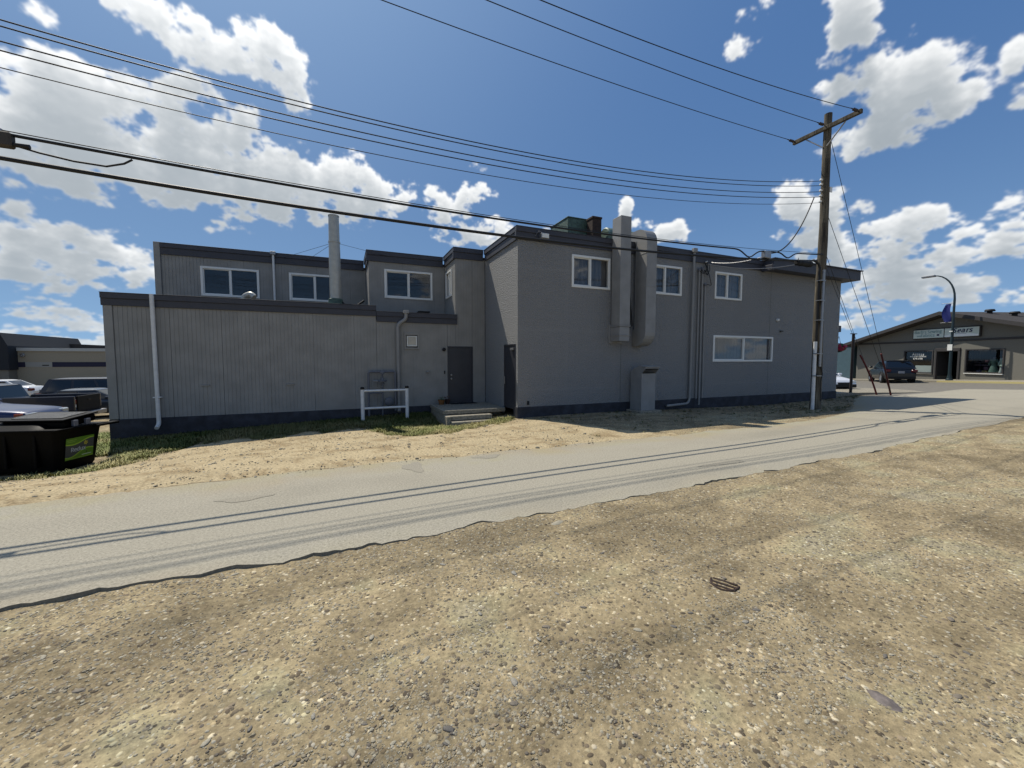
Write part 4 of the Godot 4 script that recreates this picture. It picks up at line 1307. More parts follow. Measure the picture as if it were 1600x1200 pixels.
func make_pole() -> void:
	var base := V(15.97, 0.0, 9.0)
	var P := thing("utility_pole", base, "weathered wooden utility pole with crossarm beside the grey building", "utility pole")
	var b := MB.new()
	var rows := []
	for i in 23:
		var y := -0.3 + 10.75 * i / 22.0
		rows.append(Vector3(0.012 * sin(y * 1.3), y, 0.01 * cos(y * 0.9)))
	var rad := []
	for i in 23: rad.append(lerpf(0.175, 0.115, i / 22.0) + 0.003 * sin(i * 2.1))
	b.tube(rows, rad, 16)
	put("shaft", b, M.wood, P, false)
	b = MB.new()
	b.box(-0.2, -0.09, 9.86, 10.0, -1.08, 1.08, 0.012)
	put("crossarm", b, M.wood, P, false)
	for s in [-1.0, 1.0]:
		b = MB.new()
		b.tube([V(-0.15, 9.84, s * 0.62), V(-0.12, 9.30, s * 0.06)], 0.022, 6)
		put("brace", b, M.metal, P, false)
	var por := mat(Color(0.20, 0.16, 0.15), 0.35)
	for d in [-1.0, 0.0, 1.0]:
		b = MB.new()
		b.lathe(V(-0.2, 9.94 if d != 0.0 else 10.02, d), Vector3.LEFT, [[0.02, 0.0], [0.02, 0.08], [0.05, 0.10], [0.02, 0.14], [0.05, 0.18], [0.02, 0.22], [0.05, 0.26], [0.018, 0.30], [0.012, 0.42], [0.0, 0.42]], 10)
		put("insulator", b, por, P, false)
	for y in [8.16, 8.0, 7.79, 7.61, 7.41]:
		b = MB.new()
		b.lathe(V(-0.13, y, 0.02), Vector3.LEFT, [[0.02, -0.05], [0.02, 0.03], [0.04, 0.05], [0.025, 0.08], [0.04, 0.11], [0.0, 0.12]], 10)
		put("spool_insulator", b, M.trim, P, false)
	b = MB.new()
	b.box(0.02, 0.14, 7.72, 7.9, -0.16, -0.13, 0.004)
	put("number_plate", b, M.trim, P, false)
	b = MB.new()
	b.tube([V(-0.23, -0.2, -0.05), V(-0.23, 2.45, -0.05)], 0.058, 14)
	put("cable_guard", b, M.white_pipe, P, false)
	b = MB.new()
	b.tube(bend([V(-0.21, 2.4, -0.06), V(-0.19, 5.2, -0.05), V(-0.5, 5.34, 0.0)], 0.2), 0.038, 8)
	put("riser_cable", b, M.wire, P, false)
	b = MB.new()
	b.tube([V(-0.11, 1.55, -0.16), V(-0.09, 5.0, -0.14)], 0.045, 10)
	put("conduit", b, M.metal, P, false)
	b = MB.new()
	b.tube(bend([V(-0.02, 0.3, -0.18), V(-0.07, 1.0, -0.19), V(0.03, 1.3, -0.19), V(-0.1, 1.6, -0.18)], 0.1), 0.014, 6)
	put("ground_wire", b, M.wire, P, false)
	for y in [1.2, 2.0, 3.2, 3.9, 4.6]:
		b = MB.new()
		b.box(-0.3, -0.04, y, y + 0.03, -0.2, -0.02)
		put("strap", b, M.metal, P, false)
	# primary conductors
	var pr := [[8.0, 0.0042, "highest primary wire, to the crossarm end over the alley"], [9.0, 0.0025, "primary wire dead-ended at the middle of the crossarm"], [10.0, 0.0020, "primary wire dead-ended on the crossarm end over the roof"]]
	for q in pr:
		var yy := 10.02 if q[0] == 9.0 else 9.94
		line("overhead_wire", q[2], "primary conductors", 0.010, M.wire_bare, func(x: float) -> Vector3: return V(x, yy - q[1] * (16.6 * 16.6 - pow(x + 1.0, 2.0)), wd(x, q[0])), -24.0, 15.40)
	var names := ["topmost of the five spool-mounted wires below the crossarm", "second from the top of the five spool-mounted wires", "middle one of the five spool-mounted wires on the pole", "second from the bottom of the five spool-mounted wires", "lowest of the five spool-mounted wires on the pole"]
	var top := [8.16, 8.0, 7.79, 7.61, 7.41]
	var low := [6.34, 6.26, 6.06, 5.94, 5.71]
	for k in 5:
		var a: float = low[k]
		var c: float = (top[k] - low[k]) / 272.0
		line("overhead_wire", names[k], "secondary conductors", 0.010 if k < 4 else 0.007, M.wire, func(x: float) -> Vector3: return V(x, a + c * pow(x + 0.5, 2.0), wd(x)), -24.0, 15.78)
	# communication cables
	line("lower_cable", "thick black cable, lowest of all the overhead lines", "communication cables", 0.030, M.wire, func(x: float) -> Vector3: return V(x, 4.5 + 0.0033 * x * x, wd(x, 8.93)), -24.0, 15.5)
	var upc := func(x: float) -> Vector3:
		var dip := 0.22 * exp(-pow((x - 11.75) / 0.34, 2.0)) + 0.17 * exp(-pow((x - 13.75) / 0.30, 2.0))
		return V(x, 4.83 + 0.0028 * x * x - dip, wd(x, 8.90))
	line("upper_cable", "black lashed cable with drip loops just above the lowest one", "communication cables", 0.021, M.wire, upc, -24.0, 15.85, 0.12)
	line("messenger_wire", "thin steel strand the looped cable hangs from", "communication cables", 0.007, M.wire_bare, func(x: float) -> Vector3: return V(x, 4.875 + 0.0028 * x * x, wd(x, 8.90)), -24.0, 15.8)
	var lp := []
	for q in [[-4.4, 4.80], [-4.15, 4.76], [-3.85, 4.70], [-3.5, 4.66], [-3.15, 4.66], [-2.95, 4.74], [-2.85, 4.82]]: lp.append(V(q[0], q[1], wd(q[0], 8.9)))
	var lb := MB.new()
	lb.tube(lp, 0.014, 6)
	tag(put("cable_loop", lb, M.wire), "slack black cable loop hanging beside the boxy splice", "cable")
	var sx := thing("cable_splice", V(-4.25, 4.80, wd(-4.25, 8.9)), "grey-brown boxy cable splice with a slack loop", "cable splice")
	b = MB.new()
	b.box(-0.16, 0.16, -0.10, 0.10, -0.06, 0.06, 0.02)
	put("case", b, mat(Color(0.25, 0.22, 0.18), 0.7), sx, false)
	for s in [-1.0, 1.0]:
		b = MB.new()
		b.tube([V(s * 0.15, -0.05, 0), V(s * 0.32, -0.045, 0)], 0.03, 8)
		put("boot", b, M.wire, sx, false)
	b = MB.new()
	b.box(-0.06, 0.06, 0.10, 0.14, -0.02, 0.02, 0.005)
	put("clamp", b, M.metal, sx, false)
	sx = thing("cable_splice", V(12.6, 5.18, wd(12.6, 8.9)), "grey metal tap box clipped under the looped cable", "cable splice")
	b = MB.new()
	b.box(-0.15, 0.15, -0.13, 0.09, -0.07, 0.07, 0.015)
	put("case", b, M.metal, sx, false)
	for k in 3:
		b = MB.new()
		b.tube([V(-0.1 + k * 0.1, -0.17, 0), V(-0.1 + k * 0.1, -0.12, 0)], 0.018, 8)
		put("port", b, M.dark, sx, false)
	sx = thing("splice_closure", V(14.75, 5.12, wd(14.75, 8.93)), "fat black splice closure hanging by the pole", "cable splice")
	b = MB.new()
	b.lathe(V(-0.42, 0, 0), Vector3.RIGHT, [[0.0, 0.0], [0.06, 0.0], [0.10, 0.05], [0.10, 0.2], [0.11, 0.21], [0.11, 0.25], [0.10, 0.26], [0.10, 0.6], [0.11, 0.61], [0.11, 0.65], [0.10, 0.66], [0.10, 0.78], [0.06, 0.84], [0.0, 0.84]], 14)
	put("shell", b, M.black_rubber, sx, false)
	for s in [-0.3, 0.3]:
		b = MB.new()
		b.tube([V(s, 0.08, 0), V(s, 0.16, 0)], 0.012, 6)
		put("hanger", b, M.metal, sx, false)
	# drop from the secondary wires to the service box, and drop to the wall
	var drop := func(called: String, label: String, a: Vector3, c: Vector3, sag: float, r: float, m: Material) -> void:
		var p := []
		for j in 19:
			var t := j / 18.0
			p.append(a.lerp(c, t) + Vector3.DOWN * sag * 4.0 * t * (1.0 - t))
		var bb := MB.new()
		bb.tube(p, r, 6)
		tag(put(called, bb, m), label, "cable")
	drop.call("service_drop", "black service cable curving down from the pole to the tap box", V(15.3, 7.45, 8.96), V(12.7, 5.24, 8.75), 0.55, 0.02, M.wire)
	drop.call("service_drop", "grey service cable sagging from the tap box to the wall insulator", V(12.5, 5.1, 8.75), V(12.78, 5.5, 11.16), 0.12, 0.014, M.metal)
	drop.call("service_drop", "pale service cable sagging along the fascia to the wall insulator", V(15.9, 5.42, 9.05), V(12.85, 5.42, 11.16), 0.25, 0.016, M.metal)
	# guys
	var gw := func(label: String, a: Vector3, c: Vector3) -> void:
		var bb := MB.new()
		bb.tube([a, a.lerp(c, 0.5), c], 0.009, 5)
		tag(put("guy_wire", bb, M.wire_bare), label, "guy wire", "guy wires of the pole")
	gw.call("long guy wire from the pole top to the straight red guard", V(16.1, 9.75, 9.0), V(24.40, 0.12, 10.40))
	gw.call("guy wire from the middle of the pole to the straight red guard", V(16.12, 7.1, 9.0), V(24.45, 0.10, 10.44))
	gw.call("upper of two guy wires running from the pole to the steel post", V(16.1, 5.75, 9.0), V(23.52, 3.12, 11.64))
	gw.call("lower of two guy wires running from the pole to the steel post", V(16.1, 5.35, 9.0), V(23.50, 3.02, 11.66))
	gw.call("short guy wire from the steel post to the bent red guard", V(23.60, 3.05, 11.66), V(24.44, 0.1, 10.99))
	# steel post and guards
	var pt := thing("steel_post", V(23.55, G(23.55, 11.66), 11.66), "dark steel guy post with short crossbar on the pavement corner", "post")
	b = MB.new()
	b.tube([Vector3(0, -0.2, 0), Vector3(0, 3.08, 0)], 0.062, 12)
	put("shaft", b, M.post, pt, false)
	b = MB.new()
	b.box(-0.2, 0.22, 3.082, 3.12, -0.05, 0.05, 0.006)
	put("crossbar", b, M.post, pt, false)
	for q in [[V(24.45, 0, 10.98), V(22.95, 2.02, 11.05), 0.20, "bent red plastic guy guard leaning towards the building"], [V(24.43, 0, 10.42), V(23.35, 2.08, 10.42), 0.05, "straighter red plastic guy guard further from the building"]]:
		var a: Vector3 = q[0]
		a.y = G(a.x, -a.z) - 0.05
		var gd := thing("guy_guard", a, q[3], "guy guard", "red guy guards")
		var c: Vector3 = q[1] - a
		var p := []
		for j in 13:
			var t := j / 12.0
			p.append(c * t + Vector3(0.8, 0.5, 0) * q[2] * 4.0 * t * (1.0 - t) * 0.5)
		b = MB.new()
		b.tube(p, 0.038, 10)
		put("tube", b, M.red_guard, gd, false)
		b = MB.new()
		b.tube([Vector3(0.06, -0.15, 0), Vector3(-0.02, 0.10, 0)], 0.02, 6)
		put("anchor_rod", b, M.metal, gd, false)

# ---------------------------------------------------------------- waste bin
func make_bin() -> void:
	var at := V(-5.14, -0.42, 10.45)
	var T := thing("waste_bin", at, "black plastic waste bin with a green and grey sticker on its end", "waste bin")
	T.rotation.y = -0.284
	var b := MB.new()
	var lv := [[0.0, 0.10], [0.06, 0.075], [0.5, 0.03], [0.76, 0.0], [0.80, -0.02], [0.83, -0.02]]
	var rows := []
	for q in lv:
		var i: float = q[1]
		var row := []
		var x0 := -1.95 + i
		var x1 := -i
		var d0 := i
		var d1 := 1.0 - i
		var r := 0.09
		for c in [[x1 - r, d0 + r, -90.0], [x1 - r, d1 - r, 0.0], [x0 + r, d1 - r, 90.0], [x0 + r, d0 + r, 180.0]]:
			for k in 5:
				var a := deg_to_rad(c[2] + 22.5 * k)
				row.append(V(c[0] + cos(a) * r, q[0], c[1] + sin(a) * r))
		row.append(row[0])
		rows.append(row)
	b.grid(rows, true, true)
	put("body", b, M.bin, T, false)
	b = MB.new()
	b.box(-2.02, 0.07, 0.835, 0.865, -0.06, 1.08, 0.01)
	put("rim", b, M.bin, T, false)
	for x in [-1.4, -0.9, -0.4]:
		b = MB.new()
		b.box(x, x + 0.05, 0.12, 0.78, -0.012, 0.06, 0.01)
		put("rib", b, M.bin, T, false)
	b = MB.new()                                            # rounded front lid
	rows = []
	for k in 11:
		var t := k / 10.0
		var row := []
		for j in 15:
			var x := -1.98 + 1.72 * j / 14.0
			var round_ := sqrt(maxf(0.0, 1.0 - pow(maxf(0.0, (x + 0.52) / 0.26), 2.0)))
			row.append(V(x, 0.866 + 0.175 * sin(PI * 0.5 * t) * round_, -0.04 + 0.62 * t))
		rows.append(row)
	b.grid(rows, false, true)
	put("curved_lid", b, M.bin, T, false)
	var top := Vector3(0, 1, 0.10).normalized()
	var back := Vector3(0, 0.10, -1).normalized()
	b = MB.new()
	b.fbox(V(-1.12, 0.87, 0.22), Vector3.RIGHT, top, back, Vector3(0, -0.02, 0), Vector3(1.08, 0.13, 0.72), 0.03)
	put("hatch_box", b, M.bin, T, false)
	b = MB.new()
	b.fbox(V(-1.12, 0.87, 0.22), Vector3.RIGHT, top, back, Vector3(-0.03, 0.132, -0.03), Vector3(1.11, 0.165, 0.75), 0.012)
	put("hatch_lid", b, M.bin, T, false)
	b = MB.new()
	b.fbox(V(-1.12, 0.87, 0.22), Vector3.RIGHT, top, back, Vector3(0.10, 0.166, 0.09), Vector3(0.98, 0.178, 0.63), 0.005)
	put("textured_pad", b, grain(mat(Color(0.30, 0.30, 0.30), 0.5), ntex("pad", 71, 0.09, 3, 0.3, 1.0), 0.5, ntex("rough_h", 11, 0.07, 3, 0.0, 1.0, 512, 0.6), 1.5), T, false)
	for q in [[-0.045, 0.35], [-0.045, 0.62]]:
		b = MB.new()
		b.fbox(V(0, 0.90, q[1]), Vector3.RIGHT, Vector3.UP, Vector3.FORWARD, Vector3(-0.03, -0.03, 0), Vector3(0.03, 0.10, 0.10), 0.01)
		put("latch", b, M.pipe_grey, T, false)
	b = MB.new()
	b.fbox(V(0.02, 0.80, 0.75), Vector3.RIGHT, Vector3.UP, Vector3.FORWARD, Vector3(-0.05, 0, 0), Vector3(0.10, 0.05, 0.55), 0.012)
	put("lift_arm", b, M.bin, T, false)
	# sticker: flat print
	var im := Image.create_empty(320, 240, false, Image.FORMAT_RGB8)
	for y in 240:
		for x in 320:
			var c := Color(0.23, 0.24, 0.25)
			var wave := 68.0 - 34.0 * smoothstep(60.0, 290.0, float(x)) + 10.0 * sin(x * 0.016)
			var wave2 := 212.0 - 66.0 * smoothstep(30.0, 250.0, float(x)) + 8.0 * sin(x * 0.02)
			if y < wave: c = Color(0.30, 0.46, 0.08)
			if absf(y - wave) < 6.0: c = Color(0.55, 0.68, 0.18)
			if y > wave2: c = Color(0.30, 0.46, 0.08)
			if absf(y - wave2) < 6.0: c = Color(0.55, 0.68, 0.18)
			if y > 222: c = Color(0.42, 0.55, 0.14)
			im.set_pixel(x, y, c)
	for k in 6:                                             # six-petalled mark
		var a := TAU * k / 6.0 + 0.3
		for y in 240:
			for x in range(190, 270):
				var p := Vector2(x - 226.0, y - 78.0)
				var u := p.dot(Vector2(cos(a), sin(a)))
				var w := p.dot(Vector2(-sin(a), cos(a)))
				if pow((u - 15.0) / 9.0, 2.0) + pow(w / 5.0, 2.0) < 1.0: im.set_pixel(x, y, Color(0.80, 0.74, 0.18))
	im.fill_rect(Rect2i(12, 22, 104, 5), Color(0.50, 0.62, 0.25))
	im.fill_rect(Rect2i(18, 40, 84, 5), Color(0.50, 0.62, 0.25))
	im.fill_rect(Rect2i(186, 206, 112, 6), Color(0.80, 0.84, 0.76))
	im.fill_rect(Rect2i(232, 178, 16, 13), Color(0.05, 0.06, 0.05))
	var sm := mat(Color.WHITE, 0.45)
	sm.albedo_texture = ImageTexture.create_from_image(im)
	b = MB.new()
	var lean := (0.062 - 0.012) / 0.45
	var P := func(d: float, y: float) -> Vector3: return V(-0.062 + (y - 0.18) * lean + 0.012, y, d)
	b.quv(P.call(0.20, 0.20), P.call(0.80, 0.20), P.call(0.80, 0.64), P.call(0.20, 0.64))
	var st := put("sticker", b, sm, T, false)
	var tm := text_mesh("Redux", 0.085, 0.004)
	var w := put("lettering", tm, mat(Color(0.70, 0.72, 0.72), 0.5), st, false)
	w.transform = Transform3D(Basis(Vector3(0, 0, -1), Vector3(lean, 1, 0).normalized(), Vector3(1, -lean, 0).normalized()), P.call(0.46, 0.395) + Vector3(0.006, 0, 0))

func text_mesh(s: String, size: float, depth: float, bold := false, italic := false) -> TextMesh:
	var t := TextMesh.new()
	t.text = s
	var f := SystemFont.new()
	f.font_names = PackedStringArray(["Droid Sans"])
	if bold: f.font_weight = 700
	f.font_italic = italic
	t.font = f
	t.font_size = 32
	t.pixel_size = size / 24.0
	t.depth = depth
	return t

# ---------------------------------------------------------------- vehicles (local: +x forward, y up)
func make_car(called: String, at: Vector3, heading: Vector3, label: String, category: String, paint: Material, p: Dictionary, group := "") -> Node3D:
	var T := thing(called, at, label, category, group)
	T.rotation.y = atan2(-heading.z, heading.x)
	var L: float = p.L
	var hw: float = p.W * 0.5
	var yb: float = p.get("bottom", 0.24)
	var top: Array = p.top                                  # [x, y] from nose to tail
	var sample := func(x: float) -> float:
		for i in top.size() - 1:
			if x <= top[i][0] and x >= top[i + 1][0]:
				return lerpf(top[i][1], top[i + 1][1], (top[i][0] - x) / maxf(1e-4, top[i][0] - top[i + 1][0]))
		return top[0][1] if x > 0.0 else top[top.size() - 1][1]
	var b := MB.new()
	var rows := []
	var ns := 34
	for i in ns + 1:
		var t := -1.0 + 2.0 * i / ns
		var x := L * 0.5 * signf(t) * (1.0 - pow(1.0 - absf(t), 1.25))
		var e := absf(2.0 * x / L)
		var w := hw * (1.0 - 0.05 * pow(e, 2.0) - 0.10 * pow(e, 10.0))
		var yt: float = sample.call(x)
		var y0 := yb + 0.10 * pow(e, 8.0)
		var tuck := 0.06 * pow(e, 12.0)
		var row := []
		for q in [[0.90, 0.0], [0.975, 0.12], [1.0, 0.42], [0.99, 0.72], [0.955, 0.90], [0.87, 0.985], [0.6, 1.0], [0.25, 1.01], [-0.25, 1.01], [-0.6, 1.0], [-0.87, 0.985], [-0.955, 0.90], [-0.99, 0.72], [-1.0, 0.42], [-0.975, 0.12], [-0.90, 0.0]]:
			row.append(Vector3(x, lerpf(y0, yt - tuck, q[1]), -w * q[0]))
		rows.append(row)
	b.grid(rows, false, true)
	for e in [0, ns]:
		b.face(rows[e], rows[e][0].lerp(rows[e][15], 0.5) + Vector3(-0.5 if e == ns else 0.5, 0.2, 0))
	put("body", b, paint, T, false)
	# cabin: paint frame and roof, dark panes set in it
	var c: Array = p.cabin                                  # [front low x, front top x, rear top x, rear low x, belt y, roof y]
	var wl := hw * 0.92
	var wt = hw * p.get("tumble", 0.76)
	var lo := [Vector3(c[0], c[4], -wl), Vector3(c[3], c[4], -wl), Vector3(c[3], c[4], wl), Vector3(c[0], c[4], wl)]
	var hi := [Vector3(c[1], c[5] - 0.05, -wt), Vector3(c[2], c[5] - 0.05, -wt), Vector3(c[2], c[5] - 0.05, wt), Vector3(c[1], c[5] - 0.05, wt)]
	b = MB.new()
	var mid := Vector3((c[0] + c[3]) * 0.5, c[4], 0)
	for i in 4:
		var j := (i + 1) % 4
		b.face([lo[i], lo[j], hi[j], hi[i]], mid)
	put("cabin", b, paint, T, false)
	b = MB.new()
	rows = []
	for i in 9:
		var t := i / 8.0
		var x := lerpf(c[1] + 0.05, c[2] - 0.05, t)
		var row := []
		for j in 9:
			var s := -1.0 + j / 4.0
			row.append(Vector3(x, c[5] - 0.06 + 0.07 * (1.0 - pow(absf(s), 4.0)) * (1.0 - pow(absf(2.0 * t - 1.0), 6.0)), s * (wt + 0.012)))
		rows.append(row)
	b.grid(rows, false, false)
	put("roof", b, paint, T, false)
	var pane := func(called_: String, q: Array, u0: float, u1: float, v0: float, v1: float) -> void:
		var at_ := func(u: float, v: float) -> Vector3: return q[0].lerp(q[1], u).lerp(q[3].lerp(q[2], u), v)
		var nn: Vector3 = (q[1] - q[0]).cross(q[3] - q[0]).normalized()
		if nn.dot(q[0] - mid) < 0.0: nn = -nn
		var g := MB.new()
		var a := []
		for k in [[u0, v0], [u1, v0], [u1, v1], [u0, v1]]: a.append(at_.call(k[0], k[1]) + nn * 0.008)
		g.face(a, mid)
		for k in 4: g.face([a[k], a[(k + 1) % 4], a[(k + 1) % 4] - nn * 0.02, a[k] - nn * 0.02], mid)
		put(called_, g, M.car_glass, T, false)
	for s in [0, 2]:
		var q := [lo[0], lo[1], hi[1], hi[0]] if s == 0 else [lo[3], lo[2], hi[2], hi[3]]
		var cuts: Array = p.get("side_cuts", [0.07, 0.45, 0.49, 0.92])
		for k in range(0, cuts.size(), 2): pane.call("side_window", q, cuts[k], cuts[k + 1], 0.10, 0.88)
	pane.call("windscreen", [lo[3], lo[0], hi[0], hi[3]], 0.05, 0.95, 0.06, 0.94)
	pane.call("rear_window", [lo[1], lo[2], hi[2], hi[1]], 0.08, 0.92, 0.18, 0.90)
	# wheels
	var r: float = p.get("wheel", 0.34)
	for x in p.axles:
		for s in [-1.0, 1.0]:
			b = MB.new()
			b.lathe(Vector3(x, r, s * (hw - 0.21)), Vector3(0, 0, s), [[r * 0.6, 0.0], [r * 0.93, 0.0], [r, 0.04], [r, 0.17], [r * 0.95, 0.215], [r * 0.66, 0.225], [r * 0.62, 0.2]], 24)
			var wh := put("wheel", b, M.black_rubber, T, false)
			b = MB.new()
			b.lathe(Vector3(x, r, s * (hw - 0.21)), Vector3(0, 0, s), [[r * 0.64, 0.2], [r * 0.60, 0.215], [r * 0.3, 0.185], [r * 0.14, 0.21], [0.0, 0.212]], 20)
			put("rim", b, M.metal, wh, false)
			b = MB.new()
			b.lathe(Vector3(x, r + 0.01, s * (hw - 0.23)), Vector3(0, 0, s), [[r * 0.5, 0.0], [r * 1.16, 0.0], [r * 1.16, 0.226], [r * 1.08, 0.228], [r * 1.02, 0.12]], 24)
			put("wheel_arch", b, M.dark, T, false)
	var yl: float = p.get("light_y", 0.68)
	var front := L * 0.5
	for s in [-1.0, 1.0]:
		b = MB.new()
		b.fbox(Vector3(front - 0.16, yl, s * hw * 0.70), Vector3.RIGHT, Vector3.UP, Vector3(0, 0, 1), Vector3(-0.10, -0.07, -0.16), Vector3(0.13, 0.07, 0.16), 0.03)
		var hl := put("headlight", b, mat(Color(0.75, 0.77, 0.78), 0.15, 0.3), T, false)
		b = MB.new()
		b.fbox(Vector3(front - 0.28, yl, s * hw * 0.93), Vector3.RIGHT, Vector3.UP, Vector3(0, 0, 1), Vector3(-0.08, -0.07, -0.04), Vector3(0.08, 0.07, 0.035), 0.01)
		put("marker_light", b, mat(Color(0.55, 0.20, 0.08), 0.3), hl, false)
		b = MB.new()
		b.fbox(Vector3(-front + 0.10, yl + p.get("tail_up", 0.15), s * hw * 0.78), Vector3.RIGHT, Vector3.UP, Vector3(0, 0, 1), Vector3(-0.10, -0.09, -0.16), Vector3(0.12, 0.09, 0.15), 0.03)
		put("tail_light", b, mat(Color(0.32, 0.02, 0.02), 0.25), T, false)
		b = MB.new()
		b.fbox(Vector3(c[0] - 0.25, c[4] + 0.06, s * (hw + 0.09)), Vector3.RIGHT, Vector3.UP, Vector3(0, 0, 1), Vector3(-0.07, -0.06, -0.10), Vector3(0.07, 0.08, 0.10), 0.03)
		put("mirror", b, paint, T, false)
		for x in p.get("handles", [0.3, -0.6]):
			b = MB.new()
			b.fbox(Vector3(x, c[4] - 0.14, s * hw * 0.985), Vector3.RIGHT, Vector3.UP, Vector3(0, 0, 1), Vector3(-0.08, -0.012, -0.03), Vector3(0.08, 0.012, 0.03), 0.006)
			put("handle", b, p.get("handle_mat", M.metal), T, false)
	b = MB.new()
	b.fbox(Vector3(front - 0.06, yl - 0.12, 0), Vector3.RIGHT, Vector3.UP, Vector3(0, 0, 1), Vector3(-0.1, -0.12, -hw * 0.45), Vector3(0.065, 0.10, hw * 0.45), 0.03)
	put("grille", b, M.dark, T, false)
	for e in [-1.0, 1.0]:
		b = MB.new()
		b.fbox(Vector3(e * (front - 0.09), yb + 0.17, 0), Vector3.RIGHT, Vector3.UP, Vector3(0, 0, 1), Vector3(-0.11, -0.11, -hw * 0.86), Vector3(0.11, 0.10, hw * 0.86), 0.04)
		put("bumper", b, p.get("bumper_mat", M.black_rubber), T, false)
	b = MB.new()
	b.fbox(Vector3(-front - 0.005, yl + 0.02, 0), Vector3.RIGHT, Vector3.UP, Vector3(0, 0, 1), Vector3(-0.012, -0.075, -0.16), Vector3(0.03, 0.075, 0.16), 0.004)
	put("number_plate", b, mat(Color(0.55, 0.56, 0.58), 0.5), T, false)
	return T

func paint(col: Color) -> StandardMaterial3D:
	var m := mat(col, 0.32, 0.15, 0.5)
	m.clearcoat_enabled = true
	m.clearcoat = 0.35
	m.clearcoat_roughness = 0.06
	return m

func make_vehicles() -> void:
	var suv := {"L": 4.75, "W": 1.8, "top": [[2.37, 0.72], [2.25, 0.86], [1.4, 1.0], [0.8, 1.06], [-1.6, 1.10], [-2.2, 1.05], [-2.37, 0.80]], "cabin": [1.05, 0.15, -1.55, -2.2, 1.06, 1.66], "tumble": 0.72, "axles": [1.45, -1.42], "wheel": 0.38, "light_y": 0.78, "tail_up": 0.12, "side_cuts": [0.09, 0.40, 0.44, 0.72, 0.76, 0.93]}
	var sedan := {"L": 4.5, "W": 1.78, "top": [[2.25, 0.60], [2.1, 0.74], [1.2, 0.90], [0.9, 0.95], [-1.3, 0.98], [-2.1, 0.96], [-2.25, 0.72]], "cabin": [1.15, 0.35, -0.95, -1.65, 0.94, 1.42], "axles": [1.38, -1.35], "wheel": 0.32, "light_y": 0.62}
	var truck := {"L": 5.7, "W": 1.98, "bottom": 0.45, "top": [[2.85, 0.95], [2.75, 1.12], [1.5, 1.24], [1.3, 1.26], [-0.62, 1.28], [-0.66, 0.94], [-2.84, 0.94], [-2.85, 0.9]], "cabin": [1.35, 0.65, -0.45, -0.62, 1.24, 1.84], "axles": [1.85, -1.75], "wheel": 0.39, "light_y": 0.95, "tail_up": 0.14, "side_cuts": [0.10, 0.50, 0.55, 0.95], "handles": [0.2]}
	var at := sp(0, 0)
	# dark SUV at the far kerb, seen from behind
	var c := V(38.6, 0, 16.57)
	c.y = G(c.x, -c.z) + 0.016
	make_car("parked_suv", c, Vector3(0.8, 0, -0.6), "black SUV parked at the kerb before the shop with gable roof", "SUV", paint(Color(0.03, 0.03, 0.032)), suv)
	c = V(26.1, 0, 13.4) + U * 2.05
	c.y = G(c.x, -c.z) + 0.02
	make_car("parked_car", c, -U, "white car whose nose shows past the end of the grey building", "car", paint(Color(0.85, 0.86, 0.88)), sedan)
	# the lot behind the waste bin
	var lot := "vehicles in the lot left of the grey building"
	var T := make_car("pickup_truck", V(-12.75, G(-10.5, 22.0), 22.35), Vector3.LEFT, "dark blue pickup truck with a black tailgate turned to the alley", "pickup truck", paint(Color(0.06, 0.10, 0.17)), truck, lot)
	var b := MB.new()
	b.fbox(Vector3(-2.86, 1.0, 0), Vector3.RIGHT, Vector3.UP, Vector3(0, 0, 1), Vector3(-0.02, -0.30, -0.80), Vector3(0.04, 0.33, 0.80), 0.02)
	var tg := put("tailgate", b, mat(Color(0.03, 0.032, 0.036), 0.65, 0.0, 0.3), T, false)
	b = MB.new()
	b.fbox(Vector3(-2.885, 1.14, 0), Vector3.RIGHT, Vector3.UP, Vector3(0, 0, 1), Vector3(-0.01, -0.04, -0.10), Vector3(0.01, 0.04, 0.10), 0.005)
	put("handle", b, M.dark, tg, false)
	b = MB.new()
	b.fbox(Vector3(-2.95, 0.56, 0), Vector3.RIGHT, Vector3.UP, Vector3(0, 0, 1), Vector3(-0.10, -0.09, -0.9), Vector3(0.08, 0.09, 0.9), 0.02)
	put("step_bumper", b, M.metal, T, false)
	for q in [-1.0, 1.0]:
		b = MB.new()
		b.fbox(Vector3(-1.75, 1.12, q * 0.92), Vector3.RIGHT, Vector3.UP, Vector3(0, 0, 1), Vector3(-1.10, -0.36, -0.055), Vector3(1.10, 0.22, 0.05), 0.03)
		put("bed_side", b, paint(Color(0.06, 0.10, 0.17)), T, false)
	var blue := truck.duplicate()
	blue.L = 5.0
	blue.W = 1.9
	blue.bottom = 0.35
	blue.top = [[2.5, 0.86], [2.38, 0.98], [1.2, 1.10], [1.0, 1.14], [-2.4, 1.16], [-2.5, 1.0]]
	blue.cabin = [1.0, 0.3, -1.0, -1.3, 1.10, 1.70]
	blue.axles = [1.6, -1.5]
	blue.light_y = 0.86
	make_car("pickup_truck", V(-10.6, G(-8.4, 16.3) - 0.02, 16.45), Vector3.RIGHT, "bright blue pickup truck with amber marker lights behind the waste bin", "pickup truck", paint(Color(0.04, 0.12, 0.30)), blue, lot)
	make_car("parked_suv", V(-12.5, G(-12.5, 30.0) - 0.05, 30.2), Vector3.RIGHT, "navy SUV with long dark windows by the grey building's corner", "SUV", paint(Color(0.05, 0.06, 0.12)), {"L": 5.2, "W": 1.95, "top": [[2.6, 0.85], [2.45, 1.0], [1.4, 1.10], [1.0, 1.14], [-2.3, 1.16], [-2.6, 0.9]], "cabin": [1.2, 0.6, -2.1, -2.45, 1.12, 1.88], "axles": [1.6, -1.5], "wheel": 0.39, "light_y": 0.85, "side_cuts": [0.08, 0.30, 0.34, 0.62, 0.66, 0.93]}, lot)
